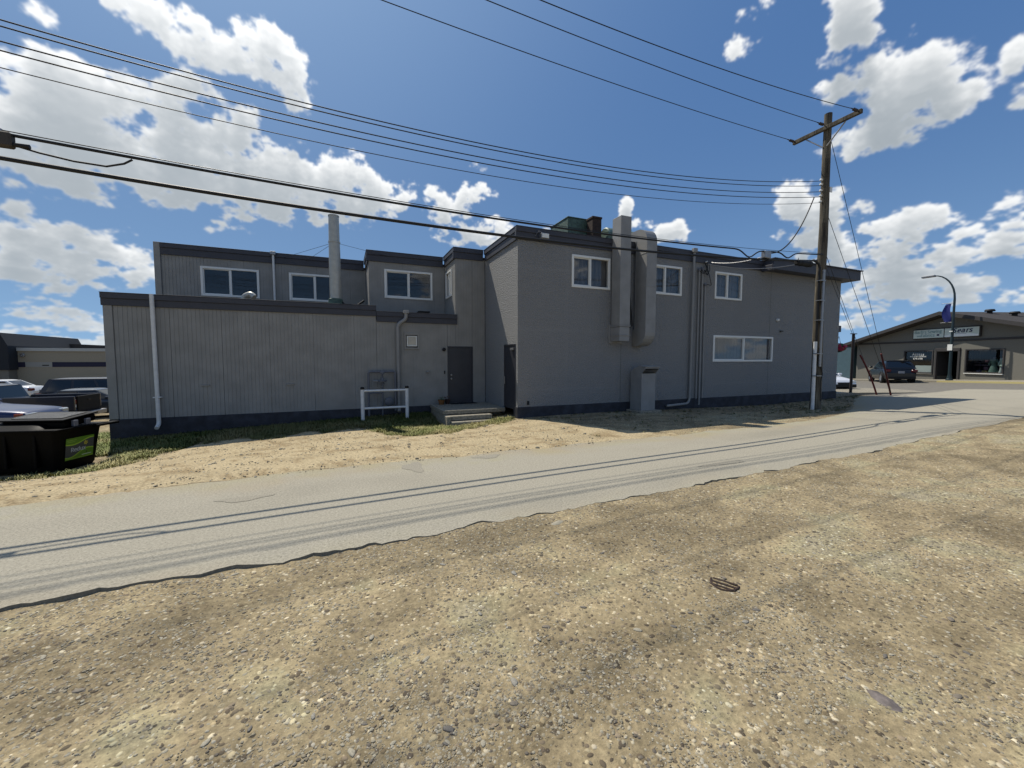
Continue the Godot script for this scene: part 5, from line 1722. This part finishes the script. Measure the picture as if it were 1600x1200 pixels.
	make_car("parked_car", V(-11.3, G(-11.5, 26.0) + 0.02, 26.0), Vector3.RIGHT, "slate-blue sedan between the pickup and the navy SUV", "car", paint(Color(0.16, 0.20, 0.24)), sedan, lot)
	make_car("parked_car", V(-21.2, G(-18.0, 37.0) + 0.1, 37.4), Vector3.LEFT, "white sedan with a red tail light parked far back", "car", paint(Color(0.82, 0.83, 0.84)), sedan, lot)

# ---------------------------------------------------------------- shop across the street
func make_shop() -> void:
	var T := thing("shop_building", SHOP - U * 7.2, "taupe gabled shop with two display windows and a long sign", "building")
	var ax := -U
	var o := SHOP
	var holes := [[4.16, 6.33, 0.72, 2.53], [6.46, 8.0, 0.0, 2.52], [8.35, 10.53, 0.85, 2.55]]
	put("front_wall", wall_sheet(o, ax, N, 0.0, 14.5, -0.6, 3.2, holes), M.shop, T)
	var b := MB.new()
	b.prism(o, ax, Vector3.UP, -N, [Vector2(0, 3.2), Vector2(14.5, 3.2), Vector2(7.24, 5.1)], 0.2)
	put("gable", b, M.shop, T)
	b = MB.new()
	b.fbox(o, ax, Vector3.UP, N, Vector3(0.0, -0.6, -24.0), Vector3(0.2, 3.2, -0.01))
	b.fbox(o, ax, Vector3.UP, N, Vector3(14.3, -0.6, -24.0), Vector3(14.5, 3.2, -0.01))
	b.fbox(o, ax, Vector3.UP, N, Vector3(0.2, -0.6, -24.0), Vector3(14.3, 3.2, -23.8))
	put("side_walls", b, M.shop, T)
	b = MB.new()
	b.fbox(o, ax, Vector3.UP, N, Vector3(0.0, 3.14, 0.0), Vector3(14.5, 3.28, 0.05), 0.006)
	put("trim_band", b, M.shop_trim, T)
	# roof: two slopes, with deep gable overhang
	for s in [-1.0, 1.0]:
		var a: float = 7.24
		var e: float = -0.85 if s < 0.0 else 15.35
		var slope := (5.1 - 3.2) / 7.24
		var y0 := 5.14
		var y1 := 5.14 - absf(e - a) * slope
		b = MB.new()
		var q := [Vector2(a, y0), Vector2(e, y1), Vector2(e, y1 + 0.17), Vector2(a, y0 + 0.20)]
		b.prism(o + N * 0.86, ax, Vector3.UP, -N, q, 25.5)
		var rf := put("roof", b, M.shingle, T)
		b = MB.new()
		var q2 := [Vector2(a, y0 - 0.05), Vector2(e, y1 - 0.05), Vector2(e, y1 + 0.19), Vector2(a, y0 + 0.22)]
		b.prism(o + N * 0.90, ax, Vector3.UP, -N, q2, 0.038)
		put("bargeboard", b, M.shop_trim, rf)
	for q in [[7.95, 2.2], [9.05, 2.6], [10.55, 3.0], [11.6, 3.4]]:
		var vy: float = 5.3 - absf(q[0] - 7.24) * 0.2624
		b = MB.new()
		b.lathe(o + ax * q[0] - N * q[1] + Vector3.UP * vy, Vector3.UP, [[0.14, -0.1], [0.14, 0.18], [0.26, 0.18], [0.28, 0.24], [0.22, 0.33], [0.0, 0.35]], 14)
		put("roof_vent", b, M.dark, T)
	# sign
	b = MB.new()
	b.fbox(o, ax, Vector3.UP, N, Vector3(4.86, 3.41, 0.0), Vector3(9.22, 4.17, 0.14), 0.01)
	var sg := put("sign", b, M.shop_trim, T)
	for q in [[4.92, 7.02], [7.08, 9.16]]:
		b = MB.new()
		b.fbox(o, ax, Vector3.UP, N, Vector3(q[0], 3.47, 0.141), Vector3(q[1], 4.11, 0.155), 0.004)
		put("sign_face", b, M.sign, sg)
	b = MB.new()
	b.prism(o + N * 0.158, ax, Vector3.UP, N, [Vector2(7.09, 3.48), Vector2(9.15, 3.48), Vector2(9.15, 3.60), Vector2(8.0, 3.76), Vector2(7.09, 3.58)], 0.003)
	put("swoosh", b, mat(Color(0.90, 0.91, 0.90), 0.5), sg)
	var navy := mat(Color(0.07, 0.08, 0.26), 0.5)
	var teal := mat(Color(0.42, 0.56, 0.56), 0.5)
	var letters := func(s: String, at_s: float, y: float, size: float, m: Material, n: float, bold := false, shear := 0.0) -> void:
		var w := put("lettering", text_mesh(s, size, 0.006, bold), m, sg, false)
		w.transform = Transform3D(Basis(ax, Vector3.UP + ax * shear, N), o + ax * at_s + Vector3.UP * y + N * n - parent_origin(sg))
	letters.call("Sears", 8.22, 3.91, 0.34, navy, 0.166, true, 0.22)
	letters.call("Barb's Sewing", 5.95, 3.93, 0.23, teal, 0.166)
	letters.call("and", 5.35, 3.64, 0.14, teal, 0.166)
	letters.call("Fabrics", 5.95, 3.66, 0.23, teal, 0.166)
	b = MB.new()
	b.fbox(o, ax, Vector3.UP, N, Vector3(6.58, 3.60, 0.157), Vector3(6.74, 3.73, 0.163))
	put("sign_mark", b, navy, sg)
	b = MB.new()
	b.fbox(o, ax, Vector3.UP, N, Vector3(7.75, 3.67, 0.163), Vector3(8.45, 3.69, 0.167))
	put("sign_mark", b, navy, sg)
	# display windows and doorway
	for q in [[4.16, 6.33, 0.72, 2.53], [8.35, 10.53, 0.85, 2.55]]:
		b = MB.new()
		for e in [[q[0], q[0] + 0.09, q[2], q[3]], [q[1] - 0.09, q[1], q[2], q[3]], [q[0] + 0.09, q[1] - 0.09, q[2], q[2] + 0.08], [q[0] + 0.09, q[1] - 0.09, q[3] - 0.09, q[3]]]:
			b.fbox(o, ax, Vector3.UP, N, Vector3(e[0], e[2], -0.12), Vector3(e[1], e[3], 0.05), 0.008)
		var w := put("display_window", b, M.shop_trim, T)
		b = MB.new()
		b.fbox(o, ax, Vector3.UP, N, Vector3(q[0], q[2] - 0.05, 0.0), Vector3(q[1], q[2] - 0.002, 0.09), 0.006)
		put("sill", b, M.shop if q[0] < 5.0 else M.trim, w)
		b = MB.new()
		var p0 = o + ax * (q[0] + 0.09) + Vector3.UP * (q[2] + 0.08) - N * 0.05
		var p1 = o + ax * (q[1] - 0.09) + Vector3.UP * (q[2] + 0.08) - N * 0.05
		var up: Vector3 = Vector3.UP * (q[3] - q[2] - 0.17)
		b.quad(p0, p1, p1 + up, p0 + up)
		put("pane", b, M.glass, w)
		b = MB.new()
		for e in [[q[0] - 0.2, q[0] - 0.15, -2.0, -0.13], [q[1] + 0.15, q[1] + 0.2, -2.0, -0.13], [q[0] - 0.2, q[1] + 0.2, -2.05, -2.0]]:
			b.fbox(o, ax, Vector3.UP, N, Vector3(e[0], q[2] - 0.1, e[2]), Vector3(e[1], q[3] + 0.1, e[3]))
		b.fbox(o, ax, Vector3.UP, N, Vector3(q[0] - 0.2, q[3] + 0.1, -2.0), Vector3(q[1] + 0.2, q[3] + 0.15, -0.13))
		b.fbox(o, ax, Vector3.UP, N, Vector3(q[0] - 0.2, q[2] - 0.15, -2.0), Vector3(q[1] + 0.2, q[2] - 0.1, -0.13))
		put("display_case", b, mat(Color(0.16, 0.16, 0.17), 0.9), w)
		if q[0] < 5.0:
			for e in [["Access", 2.24, 0.24], ["MINI & R.V. STORAGE", 2.06, 0.105], ["674-2706", 1.90, 0.15]]:
				var tx := put("lettering", text_mesh(e[0], e[1 + 1] * 0.85, 0.004, true), M.trim, w, false)
				tx.transform = Transform3D(Basis(ax, Vector3.UP, N), o + ax * 5.2 + Vector3.UP * (e[1] - 0.02) - N * 0.03 - parent_origin(w))
			b = MB.new()
			b.fbox(o, ax, Vector3.UP, N, Vector3(4.9, 0.82, -0.22), Vector3(6.2, 1.34, -0.2))
			put("window_screen", b, mat(Color(0.72, 0.78, 0.76), 0.8), w)
	b = MB.new()
	for e in [[6.44, 6.56, 0.0, 2.52], [7.92, 8.06, 0.0, 2.52], [6.44, 8.06, 2.522, 2.66]]:
		b.fbox(o, ax, Vector3.UP, N, Vector3(e[0], e[2] - 0.1, -0.1), Vector3(e[1], e[3], 0.06), 0.008)
	var dr := put("doorway", b, M.shop_trim, T)
	b = MB.new()
	b.fbox(o, ax, Vector3.UP, N, Vector3(6.3, -0.1, -1.4), Vector3(6.46, 2.6, -0.1))
	b.fbox(o, ax, Vector3.UP, N, Vector3(8.02, -0.1, -1.4), Vector3(8.2, 2.6, -0.1))
	b.fbox(o, ax, Vector3.UP, N, Vector3(6.3, 2.56, -1.4), Vector3(8.2, 2.7, -0.1))
	put("recess", b, M.shop, dr)
	b = MB.new()
	b.fbox(o, ax, Vector3.UP, N, Vector3(6.46, 0.1, -1.4), Vector3(8.02, 2.56, -1.34))
	put("leaf", b, M.car_glass, dr)
	b = MB.new()
	b.tube([o + ax * 7.1 + Vector3.UP * 1.0 - N * 1.3, o + ax * 7.1 + Vector3.UP * 1.35 - N * 1.3], 0.02, 6)
	put("handle", b, M.metal, dr)
	# goods in the right-hand window
	for q in [[9.6, "dress", Color(0.34, 0.46, 0.42), "green dress on a dress form in the shop's display window"], [10.12, "suit", Color(0.62, 0.72, 0.68), "pale trouser suit on a dress form in the shop's display window"]]:
		var at: Vector3 = o + ax * q[0] - N * 0.55 + Vector3.UP * 0.78
		var df := thing("dress_form", at, q[3], "dress form", "display dummies")
		b = MB.new()
		if q[1] == "dress": b.lathe(Vector3.UP * 0.16, Vector3.UP, [[0.24, 0.0], [0.20, 0.2], [0.12, 0.52], [0.15, 0.68], [0.16, 0.84], [0.06, 0.92], [0.0, 0.92]], 14)
		else: b.lathe(Vector3.UP * 0.16, Vector3.UP, [[0.0, 0.42], [0.2, 0.42], [0.16, 0.60], [0.17, 0.78], [0.19, 0.92], [0.07, 1.0], [0.0, 1.0]], 14)
		put("garment", b, mat(q[2], 0.85), df, false)
		if q[1] == "suit":
			for s in [-1.0, 1.0]:
				b = MB.new()
				b.tube([ax * s * 0.08 + Vector3.UP * 0.6, ax * s * 0.10 + Vector3.UP * 0.35, ax * s * 0.14 + Vector3.UP * 0.03], [0.10, 0.09, 0.12], 10)
				put("trouser_leg", b, mat(Color(0.74, 0.80, 0.78), 0.85), df, false)
		for s in [-1.0, 1.0]:
			b = MB.new()
			b.tube([ax * s * 0.14 + Vector3.UP * 1.02, ax * s * 0.24 + Vector3.UP * 0.8, ax * s * 0.26 + Vector3.UP * 0.62], [0.06, 0.05, 0.06], 8)
			put("sleeve", b, mat(q[2], 0.85), df, false)
		b = MB.new()
		b.lathe(Vector3.ZERO, Vector3.UP, [[0.15, 0.0], [0.13, 0.03], [0.02, 0.04], [0.02, 0.7], [0.05, 1.08], [0.06, 1.16], [0.0, 1.2]], 10)
		put("stand", b, M.pipe_grey, df, false)
	var rk := thing("display_rack", o + ax * 8.95 - N * 0.7 + Vector3.UP * 0.78, "display shelf with folded cloth and boxes in the shop window", "display rack")
	var Y := Vector3.UP
	for q in [[-0.4, 0.45, 0.80, 0.83, 0.30, 0.28, 0.30], [-0.4, 0.35, 0.62, 0.65, 0.45, 0.40, 0.45]]:
		b = MB.new()
		b.fbox(Vector3.ZERO, ax, Y, N, Vector3(q[0], q[2], -0.2), Vector3(q[1], q[3], 0.2))
		put("shelf", b, mat(Color(q[4], q[5], q[6]), 0.8), rk, false)
	for q in [[-0.38, -0.12, 0.0, 0.28, Color(0.35, 0.36, 0.44)], [-0.05, 0.25, 0.0, 0.25, Color(0.62, 0.58, 0.36)], [0.05, 0.30, 0.30, 0.52, Color(0.40, 0.32, 0.36)], [0.1, 0.26, 0.84, 1.0, Color(0.60, 0.44, 0.44)]]:
		b = MB.new()
		b.fbox(Vector3.ZERO, ax, Y, N, Vector3(q[0], q[2], -0.12), Vector3(q[1], q[3], 0.12), 0.02)
		put("folded_cloth", b, mat(q[4], 0.9), rk, false)
	for x in [-0.39, 0.38]:
		b = MB.new()
		b.fbox(Vector3.ZERO, ax, Y, N, Vector3(x, 0.0, -0.22), Vector3(x + 0.03, 0.85, -0.19))
		put("upright", b, M.pipe_grey, rk, false)
	# teal neighbour
	var nb := thing("teal_building", SHOP + U * 6.0, "low teal metal-clad building behind the shop", "building")
	b = MB.new()
	b.fbox(o, ax, Vector3.UP, N, Vector3(-14.0, -0.8, -14.0), Vector3(-0.9, 3.1, -0.5), 0.02)
	put("wall", b, grain(mat(Color(0.25, 0.35, 0.39), 0.6), ntex("soft", 5, 0.008, 5, 0.90, 1.0), 2.0), nb)
	b = MB.new()
	b.fbox(o, ax, Vector3.UP, N, Vector3(-14.1, 3.102, -14.1), Vector3(-0.8, 3.26, -0.42), 0.01)
	put("coping", b, M.shop_trim, nb)

func make_street_lamp() -> void:
	var at := sp(8.85, 1.75, 0.13)
	var T := thing("street_lamp", at, "tall curved street lamp with a blue banner before the shop door", "street lamp")
	var b := MB.new()
	var p := [Vector3.ZERO, Vector3.UP * 2.0, Vector3.UP * 4.0, Vector3.UP * 5.6]
	var r := [0.095, 0.082, 0.07, 0.065]
	for k in 9:
		var a := PI * 0.5 * k / 8.0
		p.append(Vector3.UP * (5.7 + 1.75 * sin(a)) + (N * 0.35 + U * 0.95).normalized() * 1.15 * (1.0 - cos(a)))
		r.append(0.06 - 0.003 * k)
	b.tube(p, r, 12)
	put("pole", b, M.lamp_pole, T, false)
	b = MB.new()
	b.lathe(Vector3.ZERO, Vector3.UP, [[0.19, 0.0], [0.19, 0.08], [0.14, 0.12], [0.11, 0.35]], 14)
	put("base", b, M.lamp_pole, T, false)
	var arm: Vector3 = (N * 0.35 + U * 0.95).normalized()
	b = MB.new()
	b.fbox(p[12], arm, Vector3.UP, arm.cross(Vector3.UP), Vector3(-0.1, -0.07, -0.14), Vector3(0.62, 0.07, 0.14), 0.03)
	put("lamp_head", b, M.metal, T, false)
	b = MB.new()
	var rows := []
	for i in 9:
		var row := []
		for j in 5:
			var t := i / 8.0
			row.append(arm * (0.14 + 0.42 * j / 4.0 * (0.75 + 0.25 * sin(t * 3.0))) + Vector3.UP * (5.35 - 1.25 * t) + N * 0.07 * sin(t * 5.0 + j * 1.3))
		rows.append(row)
	b.grid(rows)
	put("banner", b, M.blue_banner, T, false)
	for y in [5.4, 4.06]:
		b = MB.new()
		b.tube([Vector3.UP * y, Vector3.UP * y + arm * 0.65], 0.018, 6)
		put("banner_arm", b, M.metal, T, false)
	for q in [[2.1, 0.42, 0.30], [3.4, 0.06, 0.2]]:
		b = MB.new()
		b.fbox(N * 0.12 + Vector3.UP * q[0], U, Vector3.UP, N, Vector3(-q[2] * 0.5, 0, 0), Vector3(q[2] * 0.5, q[1], 0.01))
		put("sign_plate", b, M.trim, T, false)
	b = MB.new()
	b.box(-0.01, 0.01, 0.0, 0.01, 0.0, 0.01)
	# hanging basket on the street front of the grey building
	var hb := thing("hanging_basket", V(22.15, 2.15, 11.55), "hanging basket of pink flowers at the grey building's street corner", "flower basket")
	b = MB.new()
	b.lathe(Vector3.ZERO, Vector3.UP, [[0.0, 0.0], [0.12, 0.03], [0.2, 0.16], [0.22, 0.2]], 14)
	put("basket", b, M.dark, hb, false)
	rng.seed = 91
	for q in [["petals", Color(0.62, 0.10, 0.26), 170], ["leaves", Color(0.16, 0.28, 0.10), 90]]:
		b = MB.new()
		for k in q[2]:
			var n := Vector3(rng.randfn(), rng.randfn(), rng.randfn()).normalized()
			var cc := Vector3(n.x * 0.34, 0.26 + n.y * 0.20, n.z * 0.34) * rng.randf_range(0.7, 1.0)
			var s := n.cross(Vector3(rng.randfn(), 1, rng.randfn())).normalized() * rng.randf_range(0.025, 0.05)
			var t := s.cross(n).normalized() * rng.randf_range(0.025, 0.05)
			b.quad(cc - s - t, cc + s - t, cc + s + t, cc - s + t)
		put(q[0], b, mat(q[1], 0.7), hb, false)
	for k in 3:
		b = MB.new()
		var a := TAU * k / 3.0
		b.tube([Vector3(cos(a) * 0.2, 0.2, sin(a) * 0.2), Vector3(0, 0.75, 0)], 0.006, 4)
		put("chain", b, M.dark, hb, false)
	b = MB.new()
	b.tube([Vector3(0, 0.75, 0), Vector3(-0.6, 0.75, 0)], 0.015, 6)
	put("bracket", b, M.dark, hb, false)

# ---------------------------------------------------------------- far buildings, plants
func make_background() -> void:
	var T := thing("beige_building", V(-18.0, -1.0, 46.0), "low beige building with a navy stripe and white coping", "building")
	plain(T, "wall", grain(mat(Color(0.62, 0.59, 0.52), 0.9), ntex("shop", 51, 0.05, 4, 0.85, 1.0), 2.0), -24.6, -8.0, -1.4, 2.5, 45.0, 60.0)
	plain(T, "stripe", mat(Color(0.09, 0.09, 0.20), 0.7), -22.0, -8.0, 1.20, 1.60, 44.97, 44.999)
	plain(T, "stripe", mat(Color(0.09, 0.09, 0.20), 0.7), -24.6, -23.6, 1.20, 1.60, 44.97, 44.999)
	plain(T, "sign_panel", mat(Color(0.56, 0.56, 0.54), 0.7), -23.59, -22.01, 1.20, 1.60, 44.975, 44.999)
	plain(T, "sign_print", M.dark, -22.6, -22.2, 1.30, 1.38, 44.965, 44.974)
	plain(T, "coping", mat(Color(0.66, 0.67, 0.66), 0.7), -24.7, -8.0, 2.5, 2.76, 44.9, 60.1)
	var b := MB.new()
	b.lathe(V(-23.7, 2.15, 45.0), Vector3.BACK, [[0.14, 0.0], [0.14, 0.1], [0.1, 0.12], [0.08, 0.06], [0.0, 0.05]], 14)
	put("wall_fan", b, M.metal, T)
	b = MB.new()
	b.prism(V(0, 0, 0), Vector3.RIGHT, Vector3.UP, Vector3.FORWARD, [Vector2(-27, 2.4), Vector2(-6, 2.4), Vector2(-14, 2.9), Vector2(-25, 3.35)], 8.0)
	var rf := put("rear_roof", b, M.shingle, T)
	rf.position += V(0, 0, 52.0)
	T = thing("dark_roofed_building", V(-28.0, -1.0, 46.0), "building with a steep black mansard roof left of the beige one", "building")
	b = MB.new()
	b.prism(V(0, 0, 44.0), Vector3.RIGHT, Vector3.UP, Vector3.FORWARD, [Vector2(-36, 1.0), Vector2(-24.0, 1.0), Vector2(-24.0, 2.9), Vector2(-24.4, 3.9), Vector2(-36, 4.1)], 10.0)
	put("mansard_roof", b, mat(Color(0.10, 0.12, 0.15), 0.8), T)
	plain(T, "wall", M.shop, -35.8, -24.1, -1.4, 0.99, 44.1, 53.9)
	for k in 4: plain(T, "window", M.car_glass, -34.5 + k * 2.8, -33.0 + k * 2.8, -0.3, 0.8, 44.08, 44.099)
	# tree behind the shop roof
	var at := sp(0.5, -14.0)
	var tr := thing("leafy_tree", at, "light green tree top showing above the shop roof", "tree")
	b = MB.new()
	b.tube([Vector3(0, -0.3, 0), Vector3(0.1, 1.6, 0), Vector3(-0.05, 3.0, 0.1), Vector3(0, 4.6, 0)], [0.2, 0.16, 0.12, 0.04], 8)
	for k in 6:
		var a := k * 1.1
		b.tube([Vector3(0, 2.2 + 0.3 * k, 0), Vector3(cos(a) * 0.9, 3.0 + 0.3 * k, sin(a) * 0.9)], [0.07, 0.02], 6)
	put("trunk", b, M.wood, tr, false)
	b = MB.new()
	rng.seed = 17
	for k in 2600:
		var lobe := rng.randi() % 9
		var c := Vector3(cos(lobe * 2.4) * 1.0, 3.0 + 0.24 * lobe, sin(lobe * 2.4) * 1.0)
		var n := Vector3(rng.randfn(), rng.randfn(), rng.randfn()).normalized()
		c += n * 0.8 * pow(rng.randf(), 0.4)
		var s := n.cross(Vector3(rng.randfn(), 1, rng.randfn())).normalized() * rng.randf_range(0.04, 0.09)
		var t := (n + Vector3(rng.randfn(), rng.randfn(), rng.randfn()) * 0.6).normalized() * rng.randf_range(0.06, 0.12)
		b.quad(c, c + s + t * 0.5, c + t, c - s + t * 0.5)
	var lm := mat(Color(0.36, 0.44, 0.20), 0.6)
	lm.backlight_enabled = true
	lm.backlight = Color(0.25, 0.3, 0.08)
	put("crown", b, lm, tr, false)

func make_grass() -> void:
	var gm := mat(Color.WHITE, 0.7, 0.0, 0.3)
	gm.vertex_color_use_as_albedo = true
	gm.backlight_enabled = true
	gm.backlight = Color(0.4, 0.4, 0.2)
	var kinds := []
	for k in 4:
		var b := MB.new()
		rng.seed = 600 + k
		for j in 11:
			var a := rng.randf() * TAU
			var o := Vector3(rng.randf_range(-0.05, 0.05), 0, rng.randf_range(-0.05, 0.05))
			var h := rng.randf_range(0.45, 1.0) * 0.085
			var lean := Vector3(cos(a), 0, sin(a)) * h * rng.randf_range(0.2, 1.1)
			var w := Vector3(-sin(a), 0, cos(a)) * rng.randf_range(0.003, 0.006)
			var m := o + lean * 0.35 + Vector3.UP * h * 0.65
			var t := o + lean + Vector3.UP * h
			b.quad(o - w, o + w, m + w * 0.8, m - w * 0.8)
			b.tri(m - w * 0.8, m + w * 0.8, t)
			for q in 7: b.n[b.n.size() - 1 - q] = (Vector3.UP + lean.normalized() * 0.4).normalized()
		kinds.append(b.mesh())
	var xf := []
	var cc := []
	rng.seed = 4242
	var tries := 0
	while xf.size() < 26000 and tries < 400000:
		tries += 1
		var x := rng.randf_range(-10.0, 6.2)
		var d := rng.randf_range(8.6, 14.35) if x > -5.9 else rng.randf_range(9.5, 16.5)
		if x > 2.8 and d > 11.7: continue
		if x > 4.9 and d > 11.2: continue
		var e := d - grass_edge(x)
		var n := gn2.get_noise_2d(x * 55.0, d * 55.0)
		var keep := smoothstep(-0.25, 0.55, e + n * 0.7)
		if e < -0.1: keep *= 0.25
		if x > 4.4: keep *= smoothstep(6.2, 4.6, x)
		if rng.randf() > keep * (0.75 + n * 0.5): continue
		if x < -4.7 and x > -7.2 and d > 10.2 and d < 12.0: continue
		var s := rng.randf_range(0.55, 1.25) * (0.75 + 0.5 * clampf(e, 0.0, 1.0))
		xf.append(Transform3D(Basis.from_euler(Vector3(rng.randf_range(-0.2, 0.2), rng.randf() * TAU, 0)).scaled(Vector3(s, s * rng.randf_range(0.7, 1.2), s)), V(x, G(x, d) - 0.004, d)))
		var dry := clampf(0.60 + gn.get_noise_2d(x * 30.0, d * 30.0) * 0.9 - 0.12 * e + rng.randf_range(-0.25, 0.25), 0.0, 1.0)
		var c := Color(0.12, 0.15, 0.04).lerp(Color(0.33, 0.29, 0.14), dry) * rng.randf_range(0.8, 1.3)
		cc.append(c)
	scatter("grass", kinds, gm, xf, cc, "patchy olive grass along the foot of the siding wall", "grass")
	# thin weeds by the stucco wall, the pole and the kerb
	xf = []
	cc = []
	tries = 0
	while xf.size() < 1000 and tries < 60000:
		tries += 1
		var x := rng.randf_range(5.2, 27.0)
		var d := rng.randf_range(7.6, 11.2)
		if x > 21.5: d = rng.randf_range(9.0, 12.5)
		if d < road_far(x) + 0.1: continue
		var n := gn2.get_noise_2d(x * 35.0 + 50.0, d * 45.0)
		var near := smoothstep(9.6, 11.1, d) * 0.35 + exp(-(pow(x - 16.0, 2.0) * 0.25 + pow(d - 9.0, 2.0))) + (0.5 if x > 21.5 else 0.0)
		if rng.randf() > (near + n * 0.7) * 0.8: continue
		var s := rng.randf_range(0.5, 1.1)
		xf.append(Transform3D(Basis.from_euler(Vector3(0, rng.randf() * TAU, 0)).scaled(Vector3(s, s * 0.8, s)), V(x, G(x, d) - 0.004, d)))
		cc.append(Color(0.085, 0.11, 0.035).lerp(Color(0.2, 0.18, 0.09), rng.randf()))
	scatter("weeds", kinds, gm, xf, cc, "sparse low weeds in the gravel by the stucco wall and pole", "weeds")

# ---------------------------------------------------------------- scene
func _ready() -> void:
	var cam := Camera3D.new()
	cam.name = "camera"
	cam.fov = 88.12
	cam.near = 0.05
	cam.far = 3000.0
	add_child(cam)
	cam.position = Vector3(0, EYE, 0)
	cam.rotation_degrees = Vector3(-3.507, -23.1, 0)
	var env := Environment.new()
	env.background_mode = Environment.BG_SKY
	env.sky = make_sky()
	env.background_energy_multiplier = 1.0
	env.tonemap_mode = Environment.TONE_MAPPER_LINEAR
	env.tonemap_exposure = 1.0
	env.sdfgi_enabled = true
	env.ssao_enabled = true
	env.ssil_enabled = true
	var we := WorldEnvironment.new()
	we.name = "environment"
	we.environment = env
	add_child(we)
	var sun := DirectionalLight3D.new()
	sun.name = "sun"
	sun.light_energy = 1.6
	sun.light_color = Color(1.0, 0.97, 0.915)
	sun.light_angular_distance = 0.5
	sun.shadow_enabled = true
	add_child(sun)
	sun.look_at_from_position(Vector3.ZERO, -SUN, Vector3.UP)
	gn.seed = 1
	gn.frequency = 0.02
	gn.fractal_octaves = 3
	gn2.seed = 2
	gn2.frequency = 0.02
	gn2.fractal_octaves = 4
	make_materials()
	make_ground()
	make_building()
	make_shop()
	make_background()
	make_pole()
	on_building()
	make_bin()
	make_vehicles()
	make_street_lamp()
	make_grass()
